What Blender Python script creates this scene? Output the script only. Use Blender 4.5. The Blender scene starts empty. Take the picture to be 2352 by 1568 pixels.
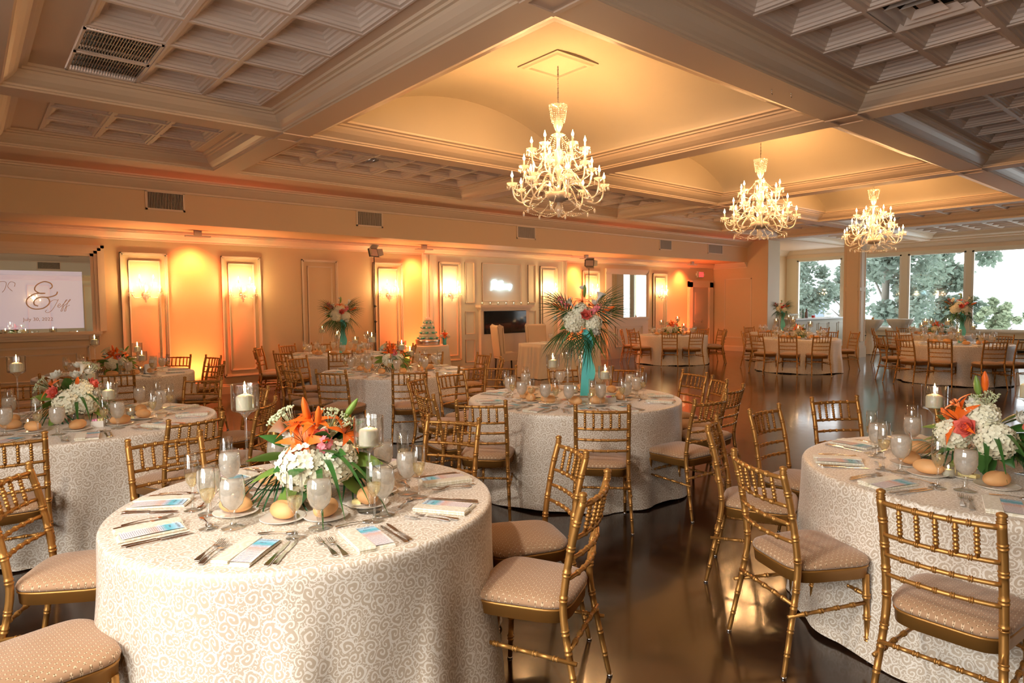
import bpy, bmesh, math, random
from mathutils import Vector, Matrix
R = math.radians
rnd = random.Random(7)
C = bpy.context.scene.collection
sc = bpy.context.scene
# ------------------------------------------------------------------ camera
cam = bpy.data.objects.new('camera', bpy.data.cameras.new('camera'))
C.objects.link(cam)
YAW, PITCH, ROLL = R(40.25), R(-3.2), R(-0.51)
fw = Vector((math.sin(YAW)*math.cos(PITCH), math.cos(YAW)*math.cos(PITCH), math.sin(PITCH)))
rt = Vector((math.cos(YAW), -math.sin(YAW), 0)); up = rt.cross(fw)
r2 = rt*math.cos(ROLL)+up*math.sin(ROLL); u2 = -rt*math.sin(ROLL)+up*math.cos(ROLL)
CAMP = Vector((0, 0, 1.62))
cam.matrix_world = Matrix(((r2.x, u2.x, -fw.x, CAMP.x), (r2.y, u2.y, -fw.y, CAMP.y), (r2.z, u2.z, -fw.z, CAMP.z), (0, 0, 0, 1)))
cam.data.sensor_width = 36; cam.data.lens = 22.8; cam.data.clip_end = 400; cam.data.clip_start = .05
sc.camera = cam
# ------------------------------------------------------------------ view, world
sc.view_settings.view_transform = 'Standard'; sc.view_settings.look = 'None'
sc.view_settings.gamma = 1; sc.view_settings.use_curve_mapping = False
sc.view_settings.exposure = 0.2
sc.cycles.use_denoising = True
sc.cycles.max_bounces = 8; sc.cycles.diffuse_bounces = 4; sc.cycles.glossy_bounces = 4
sc.cycles.transparent_max_bounces = 24; sc.cycles.transmission_bounces = 6
sc.cycles.sample_clamp_indirect = 4; sc.cycles.caustics_reflective = False; sc.cycles.caustics_refractive = False
sc.cycles.use_light_tree = True
world = bpy.data.worlds.new('world'); sc.world = world; world.use_nodes = True
bg = world.node_tree.nodes['Background']
WORLD_COL, WORLD_STR = (.93, .97, 1.0, 1), 3.2
bg.inputs[0].default_value = WORLD_COL; bg.inputs[1].default_value = WORLD_STR
def area(name, loc, rot, sx, sy, power, col, portal=False):
    l = bpy.data.lights.new(name, 'AREA'); l.shape = 'RECTANGLE'; l.size = sx; l.size_y = sy
    l.energy = power; l.color = col
    if portal: l.cycles.is_portal = True
    o = bpy.data.objects.new(name, l); C.objects.link(o); o.location = loc; o.rotation_euler = rot
    return o
# portals guide the sky light through the right windows and the added left openings
area('daylight_portal', (25.35, 3.2, 1.95), (0, R(90), 0), 2.8, 19, 1, (1, 1, 1), True)
area('daylight_portal', (-2.45, 1.0, 1.9), (0, R(-90), 0), 2.7, 4.0, 1, (1, 1, 1), True)
WARM = (1.0, .52, .20)
# fill lamps added outside the unseen left-hand openings, behind the camera
area('left_fill_side', (-3.0, .9, 2.0), (0, R(-90), 0), 2.8, 4.2, 110, (1.0, .95, .90))
area('left_fill_high', (-4.1, 1.4, 3.95), (0, R(-58), 0), 2.2, 4.2, 480, (1.0, .95, .90))
P_CHAND, P_SCONCE, P_WASH = 8.5, 4.6, 270
def point(name, loc, power, col, rad=.02, parent=None):
    l = bpy.data.lights.new(name, 'POINT'); l.energy = power; l.color = col; l.shadow_soft_size = rad
    o = bpy.data.objects.new(name, l); C.objects.link(o); o.location = loc
    if parent: o.parent = parent
    return o
def spot(name, loc, target, power, col, ang, blend=.8, rad=.05, parent=None):
    l = bpy.data.lights.new(name, 'SPOT'); l.energy = power; l.color = col; l.spot_size = R(ang); l.spot_blend = blend; l.shadow_soft_size = rad
    o = bpy.data.objects.new(name, l); C.objects.link(o); o.location = loc
    d = Vector(target)-Vector(loc); o.rotation_euler = d.to_track_quat('-Z', 'Y').to_euler()
    return o

# ------------------------------------------------------------------ materials
MT = {}
def nmat(name):
    m = bpy.data.materials.new(name); m.use_nodes = True; MT[name] = m
    nt = m.node_tree; return m, nt, nt.nodes['Principled BSDF'], nt.nodes['Material Output']
def N(nt, t, **kw):
    n = nt.nodes.new(t)
    for k, v in kw.items(): setattr(n, k, v)
    return n
def simple(name, col, rough=.5, metal=0, spec=.5, coat=0, bump=None, bscale=60, vary=.0, emis=None, estr=0, sheen=0, trans=0, ior=1.45, sub=0):
    m, nt, b, o = nmat(name)
    b.inputs['Base Color'].default_value = (*col, 1); b.inputs['Roughness'].default_value = rough
    b.inputs['Metallic'].default_value = metal; b.inputs['Specular IOR Level'].default_value = spec
    b.inputs['Coat Weight'].default_value = coat; b.inputs['Sheen Weight'].default_value = sheen
    b.inputs['Transmission Weight'].default_value = trans; b.inputs['IOR'].default_value = ior
    if sub:
        b.inputs['Subsurface Weight'].default_value = sub; b.inputs['Subsurface Radius'].default_value = (.02, .012, .006)
    if emis: b.inputs['Emission Color'].default_value = (*emis, 1); b.inputs['Emission Strength'].default_value = estr
    if bump or vary:
        tc = N(nt, 'ShaderNodeTexCoord'); ns = N(nt, 'ShaderNodeTexNoise'); ns.inputs['Scale'].default_value = bscale
        nt.links.new(tc.outputs['Object'], ns.inputs['Vector'])
        if bump:
            bp = N(nt, 'ShaderNodeBump'); bp.inputs['Strength'].default_value = bump; bp.inputs['Distance'].default_value = .002
            nt.links.new(ns.outputs['Fac'], bp.inputs['Height']); nt.links.new(bp.outputs[0], b.inputs['Normal'])
        if vary:
            mx = N(nt, 'ShaderNodeMix', data_type='RGBA'); mx.inputs['A'].default_value = (*[c*(1-vary) for c in col], 1); mx.inputs['B'].default_value = (*[min(1, c*(1+vary)) for c in col], 1)
            nt.links.new(ns.outputs['Fac'], mx.inputs['Factor']); nt.links.new(mx.outputs['Result'], b.inputs['Base Color'])
    return m
def math_(nt, op, a, b=None):
    n = N(nt, 'ShaderNodeMath', operation=op)
    for i, v in enumerate((a, b)):
        if v is None: continue
        if isinstance(v, (int, float)): n.inputs[i].default_value = v
        else: nt.links.new(v, n.inputs[i])
    return n.outputs[0]
def ramp(nt, fac, stops):
    r = N(nt, 'ShaderNodeValToRGB'); e = r.color_ramp.elements
    while len(e) < len(stops): e.new(.5)
    for k, (p, c) in enumerate(stops): e[k].position = p; e[k].color = (*c, 1) if len(c) == 3 else c
    nt.links.new(fac, r.inputs[0]); return r.outputs[0]

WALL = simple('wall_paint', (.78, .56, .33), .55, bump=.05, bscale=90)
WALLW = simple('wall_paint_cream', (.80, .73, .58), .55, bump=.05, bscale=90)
TRIM = simple('trim_paint', (.84, .66, .48), .35, bump=.03, bscale=120)
CEIL = simple('ceiling_paint', (.80, .60, .45), .6, bump=.05, bscale=70)
COFF = simple('coffer_paint', (.84, .70, .60), .45)
DOME = simple('dome_plaster', (.62, .53, .39), .6, vary=.04, bscale=1.5)
DARK = simple('dark_void', (.02, .018, .015), .7)
GRILLE = simple('grille_metal', (.55, .47, .38), .4, metal=.3)
GOLD = simple('gold_paint', (.46, .22, .055), .36, metal=.65, vary=.12, bscale=14)
GOLDF = simple('gold_frame_paint', (.40, .19, .045), .38, metal=.6)
STEEL = simple('cutlery_steel', (.72, .69, .66), .14, metal=1)
CHROME = simple('chrome', (.8, .8, .8), .12, metal=1)
BLACK = simple('black_plastic', (.02, .02, .02), .4)
PORC = simple('porcelain', (.86, .80, .70), .18, coat=.3)
CRUST = simple('bread_crust', (.80, .42, .17), .55, vary=.28, bscale=16, bump=.4)
NAPK = simple('napkin_satin', (.86, .80, .66), .42, sheen=.3, bump=.1, bscale=40)
WAX = simple('candle_wax', (.93, .86, .68), .45, sub=.3)
FLAME = simple('flame', (1, .8, .4), .5, emis=(1, .62, .25), estr=30)
BULB = simple('bulb_glow', (1, .9, .7), .4, emis=(1, .72, .38), estr=28)
CANDLE = simple('candle_sleeve', (.85, .74, .55), .4)
LEAF = simple('leaf_green', (.05, .16, .03), .38, vary=.4, bscale=9)
LEAFL = simple('leaf_light_green', (.20, .33, .06), .4, vary=.25, bscale=9)
PALM = simple('palm_green', (.02, .085, .025), .4, vary=.3, bscale=12)
LILY = simple('lily_orange', (.92, .16, .015), .42, vary=.15, bscale=30)
ROSE = simple('coral_rose', (.92, .22, .16), .5, vary=.12, bscale=30)
PINK = simple('pink_stock', (.88, .22, .25), .5, vary=.2, bscale=30)
WHITE = simple('white_petal', (.88, .85, .74), .55, vary=.06, bscale=40)
HYD = simple('hydrangea_petal', (.88, .85, .64), .55, vary=.1, bscale=40)
LACE = simple('lace_flower', (.55, .6, .36), .6, vary=.2, bscale=60)
TEAL = simple('teal_ribbon', (.10, .55, .52), .35, sheen=.3)
BUTTER = simple('butter', (.90, .78, .35), .4)
HERB = simple('dark_garnish', (.12, .05, .02), .6)
SILVER = simple('silver_stand', (.62, .55, .48), .25, metal=.9, bump=.5, bscale=30)
ICING = simple('cake_icing', (.85, .76, .55), .5)
ICT = simple('cake_teal', (.12, .52, .42), .5)
UPH = simple('beige_upholstery', (.72, .54, .36), .8, bump=.2, bscale=200)
DLEG = simple('dark_leg', (.03, .018, .012), .4)
MAHO = simple('mahogany', (.16, .035, .018), .25, coat=.5, vary=.2, bscale=6)
MARB = simple('pale_marble', (.80, .82, .84), .18, vary=.08, bscale=5)
BARP = simple('bar_paint', (.62, .60, .50), .5)
NEON = simple('neon_tube', (.8, .95, 1), .4, emis=(.45, .8, 1), estr=9)
EXITR = simple('exit_red', (.9, .06, .05), .4, emis=(1, .05, .05), estr=1.6)
EXITW = simple('exit_housing', (.8, .7, .6), .5)
PAPER = simple('white_card', (.9, .9, .88), .6)
INK = simple('ink', (.10, .10, .13), .7)
SUGP = simple('pink_packet', (.9, .35, .5), .6)
SUGY = simple('yellow_packet', (.85, .75, .35), .6)
HEAT = simple('radiator_cover', (.74, .66, .50), .5)
REDB = simple('red_label', (.6, .04, .03), .5)
JUICE = simple('orange_drink', (.95, .42, .05), .3)
LEDP = simple('panel_diffuser', (.75, .5, .4), .3)

def thin_glass(name, tint, refl=1.0, extra=0.0, body=(1, 1, 1), edge=True):
    m, nt, b, o = nmat(name); nt.nodes.remove(b)
    tr = N(nt, 'ShaderNodeBsdfTransparent'); tr.inputs[0].default_value = (*tint, 1)
    if edge:
        lw = N(nt, 'ShaderNodeLayerWeight'); lw.inputs['Blend'].default_value = .5
        cr = ramp(nt, lw.outputs['Facing'], [(.0, tint), (.55, tint), (.85, tuple(c*.72 for c in tint)), (1, tuple(c*.45 for c in tint))]); nt.links.new(cr, tr.inputs[0])
    gl = N(nt, 'ShaderNodeBsdfGlossy'); gl.inputs['Roughness'].default_value = .03; gl.inputs[0].default_value = (*body, 1)
    fr = N(nt, 'ShaderNodeFresnel'); ge = N(nt, 'ShaderNodeNewGeometry')
    io = math_(nt, 'MULTIPLY_ADD', ge.outputs['Backfacing'], 1/1.5-1.5); io.node.inputs[2].default_value = 1.5; nt.links.new(io, fr.inputs[0])
    f = math_(nt, 'MULTIPLY_ADD', fr.outputs[0], refl)
    f.node.inputs[2].default_value = extra
    mx = N(nt, 'ShaderNodeMixShader'); nt.links.new(f, mx.inputs[0]); nt.links.new(tr.outputs[0], mx.inputs[1]); nt.links.new(gl.outputs[0], mx.inputs[2])
    nt.links.new(mx.outputs[0], o.inputs[0]); return m
GLASS = thin_glass('clear_glass', (.96, .96, .94), 1.5, .07)
PANE = thin_glass('window_glass', (.97, .98, .98), .9, .01, edge=False)
def crystal(name, frac, col):
    m, nt, b, o = nmat(name); nt.nodes.remove(b)
    tr = N(nt, 'ShaderNodeBsdfTransparent'); tr.inputs[0].default_value = (.96, .93, .88, 1)
    gl = N(nt, 'ShaderNodeBsdfGlossy'); gl.inputs['Roughness'].default_value = .08; gl.inputs[0].default_value = (1, .97, .92, 1)
    df = N(nt, 'ShaderNodeBsdfTranslucent'); df.inputs[0].default_value = (*col, 1)
    d2 = N(nt, 'ShaderNodeBsdfDiffuse'); d2.inputs[0].default_value = (*col, 1)
    a = N(nt, 'ShaderNodeAddShader'); nt.links.new(df.outputs[0], a.inputs[0]); nt.links.new(d2.outputs[0], a.inputs[1])
    m1 = N(nt, 'ShaderNodeMixShader'); m1.inputs[0].default_value = .45
    nt.links.new(gl.outputs[0], m1.inputs[1]); nt.links.new(a.outputs[0], m1.inputs[2])
    m2 = N(nt, 'ShaderNodeMixShader'); m2.inputs[0].default_value = frac
    nt.links.new(tr.outputs[0], m2.inputs[1]); nt.links.new(m1.outputs[0], m2.inputs[2]); nt.links.new(m2.outputs[0], o.inputs[0]); return m
CRYST = crystal('crystal', .66, (.66, .64, .60))
def liquid(name, col, frac, dens):
    m, nt, b, o = nmat(name); nt.nodes.remove(b)
    tr = N(nt, 'ShaderNodeBsdfTransparent'); tr.inputs[0].default_value = (*dens, 1)
    df = N(nt, 'ShaderNodeBsdfTranslucent'); df.inputs[0].default_value = (*col, 1)
    d2 = N(nt, 'ShaderNodeBsdfDiffuse'); d2.inputs[0].default_value = (*col, 1)
    a = N(nt, 'ShaderNodeMixShader'); a.inputs[0].default_value = .5
    nt.links.new(df.outputs[0], a.inputs[1]); nt.links.new(d2.outputs[0], a.inputs[2])
    tc = N(nt, 'ShaderNodeTexCoord'); ns = N(nt, 'ShaderNodeTexNoise'); ns.inputs['Scale'].default_value = 45
    nt.links.new(tc.outputs['Object'], ns.inputs['Vector'])
    f = math_(nt, 'MULTIPLY_ADD', ns.outputs['Fac'], .5); f.node.inputs[2].default_value = frac-.25
    m2 = N(nt, 'ShaderNodeMixShader'); nt.links.new(f, m2.inputs[0])
    nt.links.new(tr.outputs[0], m2.inputs[1]); nt.links.new(a.outputs[0], m2.inputs[2]); nt.links.new(m2.outputs[0], o.inputs[0]); return m
WATER = liquid('ice_water', (.92, .88, .82), .70, (.97, .96, .94))
CHAMP = liquid('champagne', (.92, .76, .48), .30, (.98, .93, .76))

def mk_cloth(name, ground, pat, scale, lo=.36):
    m, nt, b, o = nmat(name)
    uv = N(nt, 'ShaderNodeTexCoord')
    def curls(sc_, off, turns, w):
        mp = N(nt, 'ShaderNodeMapping'); mp.inputs['Location'].default_value = (off, off*.7, 0); mp.inputs['Scale'].default_value = (sc_, sc_, sc_)
        nt.links.new(uv.outputs['UV'], mp.inputs[0])
        wn = N(nt, 'ShaderNodeTexNoise'); wn.inputs['Scale'].default_value = .9; wn.inputs['Detail'].default_value = 1
        nt.links.new(mp.outputs[0], wn.inputs['Vector'])
        ad = N(nt, 'ShaderNodeVectorMath', operation='MULTIPLY_ADD'); nt.links.new(wn.outputs['Color'], ad.inputs[0]); ad.inputs[1].default_value = (.7, .7, 0); nt.links.new(mp.outputs[0], ad.inputs[2])
        vo = N(nt, 'ShaderNodeTexVoronoi', voronoi_dimensions='2D'); vo.inputs['Scale'].default_value = 1; vo.inputs['Randomness'].default_value = .75
        nt.links.new(ad.outputs[0], vo.inputs['Vector'])
        sb = N(nt, 'ShaderNodeVectorMath', operation='SUBTRACT'); nt.links.new(ad.outputs[0], sb.inputs[0]); nt.links.new(vo.outputs['Position'], sb.inputs[1])
        sp = N(nt, 'ShaderNodeSeparateXYZ'); nt.links.new(sb.outputs[0], sp.inputs[0])
        th = math_(nt, 'ARCTAN2', sp.outputs[1], sp.outputs[0])
        sg = N(nt, 'ShaderNodeSeparateColor'); nt.links.new(vo.outputs['Color'], sg.inputs[0])
        hand = math_(nt, 'SIGN', math_(nt, 'SUBTRACT', sg.outputs[0], .5))
        ph = math_(nt, 'ADD', math_(nt, 'MULTIPLY', th, hand), math_(nt, 'MULTIPLY', sg.outputs[1], 6.28))
        arg = math_(nt, 'ADD', ph, math_(nt, 'MULTIPLY', vo.outputs['Distance'], turns))
        s = math_(nt, 'SINE', arg)
        return math_(nt, 'GREATER_THAN', s, w), vo.outputs['Distance'], s
    a, da, sa = curls(scale, 0, 20, .40)
    c, dc, s2 = curls(scale*2.1, 3.3, 13, .5)
    near = math_(nt, 'LESS_THAN', da, .62)
    pa = math_(nt, 'MULTIPLY', a, near)
    pc = math_(nt, 'MULTIPLY', c, math_(nt, 'GREATER_THAN', da, .40))
    p = math_(nt, 'MAXIMUM', pa, pc)
    mx = N(nt, 'ShaderNodeMix', data_type='RGBA'); mx.inputs['A'].default_value = (*ground, 1); mx.inputs['B'].default_value = (*pat, 1)
    nt.links.new(p, mx.inputs['Factor']); nt.links.new(mx.outputs['Result'], b.inputs['Base Color'])
    rg = math_(nt, 'MULTIPLY_ADD', p, .18); rg.node.inputs[2].default_value = lo; nt.links.new(rg, b.inputs['Roughness'])
    bp = N(nt, 'ShaderNodeBump'); bp.inputs['Strength'].default_value = .25; bp.inputs['Distance'].default_value = .002
    nt.links.new(p, bp.inputs['Height']); nt.links.new(bp.outputs[0], b.inputs['Normal'])
    b.inputs['Sheen Weight'].default_value = .9; b.inputs['Sheen Roughness'].default_value = .25; b.inputs['Sheen Tint'].default_value = (1, .97, .93, 1)
    b.inputs['Specular IOR Level'].default_value = .6
    return m
CLOTH = mk_cloth('damask_cloth', (.60, .48, .35), (.87, .79, .68), 19)
CLOTHP = simple('plain_satin_cloth', (.80, .66, .48), .45, sheen=.3, vary=.06, bscale=3)
NAPD = mk_cloth('damask_napkin', (.74, .67, .50), (.86, .80, .66), 16)

def mk_seat():
    m, nt, b, o = nmat('dotted_seat_fabric')
    tc = N(nt, 'ShaderNodeTexCoord'); mp = N(nt, 'ShaderNodeMapping'); mp.inputs['Scale'].default_value = (52, 52, 52); mp.inputs['Rotation'].default_value = (0, 0, R(45))
    nt.links.new(tc.outputs['Object'], mp.inputs[0])
    vo = N(nt, 'ShaderNodeTexVoronoi', voronoi_dimensions='2D'); vo.inputs['Randomness'].default_value = 0; vo.inputs['Scale'].default_value = 1
    nt.links.new(mp.outputs[0], vo.inputs['Vector'])
    ck = N(nt, 'ShaderNodeTexChecker'); ck.inputs['Scale'].default_value = 1; nt.links.new(mp.outputs[0], ck.inputs[0])
    dot = math_(nt, 'LESS_THAN', vo.outputs['Distance'], .24)
    c1 = N(nt, 'ShaderNodeMix', data_type='RGBA'); c1.inputs['A'].default_value = (.22, .12, .05, 1); c1.inputs['B'].default_value = (.72, .52, .32, 1); nt.links.new(ck.outputs['Fac'], c1.inputs['Factor'])
    mx = N(nt, 'ShaderNodeMix', data_type='RGBA'); mx.inputs['A'].default_value = (.42, .235, .12, 1); nt.links.new(c1.outputs['Result'], mx.inputs['B']); nt.links.new(dot, mx.inputs['Factor'])
    nt.links.new(mx.outputs['Result'], b.inputs['Base Color']); b.inputs['Roughness'].default_value = .75; b.inputs['Sheen Weight'].default_value = .3
    return m
SEAT = mk_seat()
def mk_floor():
    m, nt, b, o = nmat('dark_wood_floor')
    tc = N(nt, 'ShaderNodeTexCoord'); mp = N(nt, 'ShaderNodeMapping'); mp.inputs['Rotation'].default_value = (0, 0, R(45)); nt.links.new(tc.outputs['Object'], mp.inputs[0])
    br = N(nt, 'ShaderNodeTexBrick'); br.inputs['Scale'].default_value = 1; br.inputs['Brick Width'].default_value = .9; br.inputs['Row Height'].default_value = .09; br.inputs['Mortar Size'].default_value = .0015
    br.inputs['Color1'].default_value = (.022, .011, .007, 1); br.inputs['Color2'].default_value = (.040, .018, .009, 1); br.inputs['Mortar'].default_value = (.012, .007, .005, 1)
    nt.links.new(mp.outputs[0], br.inputs[0])
    ns = N(nt, 'ShaderNodeTexNoise'); ns.inputs['Scale'].default_value = 3.2; ns.inputs['Detail'].default_value = 6; nt.links.new(mp.outputs[0], ns.inputs['Vector'])
    mx = N(nt, 'ShaderNodeMix', data_type='RGBA', blend_type='MULTIPLY'); mx.inputs['Factor'].default_value = 1
    nt.links.new(br.outputs['Color'], mx.inputs['A']); nt.links.new(ramp(nt, ns.outputs['Fac'], [(.3, (.55, .55, .55)), (.7, (1.5, 1.4, 1.3))]), mx.inputs['B'])
    nt.links.new(mx.outputs['Result'], b.inputs['Base Color'])
    n2 = N(nt, 'ShaderNodeTexNoise'); n2.inputs['Scale'].default_value = 9; n2.inputs['Detail'].default_value = 4; nt.links.new(tc.outputs['Object'], n2.inputs['Vector'])
    r = math_(nt, 'MULTIPLY_ADD', n2.outputs['Fac'], .16); r.node.inputs[2].default_value = .10; nt.links.new(r, b.inputs['Roughness']); b.inputs['Coat Weight'].default_value = .35; b.inputs['Coat Roughness'].default_value = .09; b.inputs['Coat IOR'].default_value = 1.6
    bp = N(nt, 'ShaderNodeBump'); bp.inputs['Strength'].default_value = .12; bp.inputs['Distance'].default_value = .002; nt.links.new(br.outputs['Fac'], bp.inputs['Height']); bp.invert = True
    nt.links.new(bp.outputs[0], b.inputs['Normal']); b.inputs['Specular IOR Level'].default_value = .55
    return m
FLOOR = mk_floor()
def mk_mirror():
    m, nt, b, o = nmat('mirror_glass'); b.inputs['Base Color'].default_value = (.86, .87, .80, 1); b.inputs['Metallic'].default_value = 1; b.inputs['Roughness'].default_value = .01
    return m
MIRROR = mk_mirror()
def mk_slide():
    m, nt, b, o = nmat('projected_slide'); nt.nodes.remove(b)
    tr = N(nt, 'ShaderNodeBsdfTransparent'); em = N(nt, 'ShaderNodeEmission'); em.inputs[0].default_value = (.72, .55, .68, 1); em.inputs[1].default_value = .20
    ad = N(nt, 'ShaderNodeAddShader'); nt.links.new(tr.outputs[0], ad.inputs[0]); nt.links.new(em.outputs[0], ad.inputs[1]); nt.links.new(ad.outputs[0], o.inputs[0]); return m
SLIDE = mk_slide()
SLTXT = simple('slide_lettering', (.36, .20, .09), .6, emis=(.30, .15, .07), estr=.5)
def mk_menu():
    m, nt, b, o = nmat('menu_print')
    tc = N(nt, 'ShaderNodeTexCoord'); sp = N(nt, 'ShaderNodeSeparateXYZ'); nt.links.new(tc.outputs['UV'], sp.inputs[0])
    ns = N(nt, 'ShaderNodeTexNoise'); ns.inputs['Scale'].default_value = 6; nt.links.new(tc.outputs['UV'], ns.inputs['Vector'])
    v = math_(nt, 'ADD', sp.outputs[1], math_(nt, 'MULTIPLY', math_(nt, 'SUBTRACT', ns.outputs['Fac'], .5), .12))
    col = ramp(nt, v, [(.0, (.86, .78, .76)), (.40, (.86, .74, .70)), (.56, (.90, .55, .42)), (.62, (.78, .76, .84)), (.74, (.12, .50, .60)), (.83, (.25, .62, .78)), (.95, (.60, .78, .92))])
    ln = math_(nt, 'GREATER_THAN', math_(nt, 'SINE', math_(nt, 'MULTIPLY', sp.outputs[1], 190)), .55)
    n2 = N(nt, 'ShaderNodeTexNoise'); n2.inputs['Scale'].default_value = 40; nt.links.new(tc.outputs['UV'], n2.inputs['Vector'])
    ln = math_(nt, 'MULTIPLY', ln, math_(nt, 'GREATER_THAN', n2.outputs['Fac'], .42))
    ins = math_(nt, 'MULTIPLY', math_(nt, 'GREATER_THAN', sp.outputs[0], .12), math_(nt, 'LESS_THAN', sp.outputs[0], .88))
    ln = math_(nt, 'MULTIPLY', ln, math_(nt, 'MULTIPLY', ins, math_(nt, 'LESS_THAN', sp.outputs[1], .70)))
    mx = N(nt, 'ShaderNodeMix', data_type='RGBA'); nt.links.new(ln, mx.inputs['Factor']); nt.links.new(col, mx.inputs['A']); mx.inputs['B'].default_value = (.22, .17, .26, 1)
    nt.links.new(mx.outputs['Result'], b.inputs['Base Color']); b.inputs['Roughness'].default_value = .5
    return m
MENU = mk_menu()
def mk_tv():
    m, nt, b, o = nmat('fireplace_screen')
    tc = N(nt, 'ShaderNodeTexCoord'); sp = N(nt, 'ShaderNodeSeparateXYZ'); nt.links.new(tc.outputs['Object'], sp.inputs[0])
    ns = N(nt, 'ShaderNodeTexNoise'); ns.inputs['Scale'].default_value = 9; nt.links.new(tc.outputs['Object'], ns.inputs['Vector'])
    z = math_(nt, 'MULTIPLY', math_(nt, 'ABSOLUTE', math_(nt, 'ADD', sp.outputs[2], .09)), -9)
    g = math_(nt, 'MAXIMUM', math_(nt, 'ADD', z, math_(nt, 'MULTIPLY', ns.outputs['Fac'], 1.6)), 0)
    b.inputs['Base Color'].default_value = (.012, .012, .014, 1); b.inputs['Roughness'].default_value = .06
    b.inputs['Emission Color'].default_value = (.9, .08, .02, 1); nt.links.new(math_(nt, 'MULTIPLY', g, .03), b.inputs['Emission Strength'])
    return m
TV = mk_tv()
TREEL = [simple('tree_leaf_%s' % k, c, .7, vary=.3, bscale=2) for k, c in (('hazy', (.22, .28, .24)), ('green', (.23, .30, .24)), ('pale', (.45, .52, .34)))]  # pale, greyed leaf tones carry the outdoor haze in their colour
for m in TREEL:
    nt = m.node_tree; b = nt.nodes['Principled BSDF']; o = nt.nodes['Material Output']
    t = N(nt, 'ShaderNodeBsdfTranslucent'); t.inputs[0].default_value = (.26, .33, .26, 1)
    x = N(nt, 'ShaderNodeMixShader'); x.inputs[0].default_value = .45; nt.links.new(b.outputs[0], x.inputs[1]); nt.links.new(t.outputs[0], x.inputs[2]); nt.links.new(x.outputs[0], o.inputs[0])
BARK = simple('bark', (.22, .20, .17), .9)
GLARE_LAWN = simple('glare_lawn', (.85, .88, .86), .9, vary=.05, bscale=.3)  # near-white base carries the sun glare off the ground
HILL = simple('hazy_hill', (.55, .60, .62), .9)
HOUSE = simple('house_siding', (.62, .68, .74), .8)
HWIN = simple('house_window', (.20, .25, .30), .2)
GRN = simple('green_bottle', (.03, .12, .04), .1, coat=.5)
BRN = simple('brown_bottle', (.12, .04, .02), .1, coat=.5)
CLR = thin_glass('pale_bottle', (.9, .92, .9), 1.0, .15)

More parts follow.
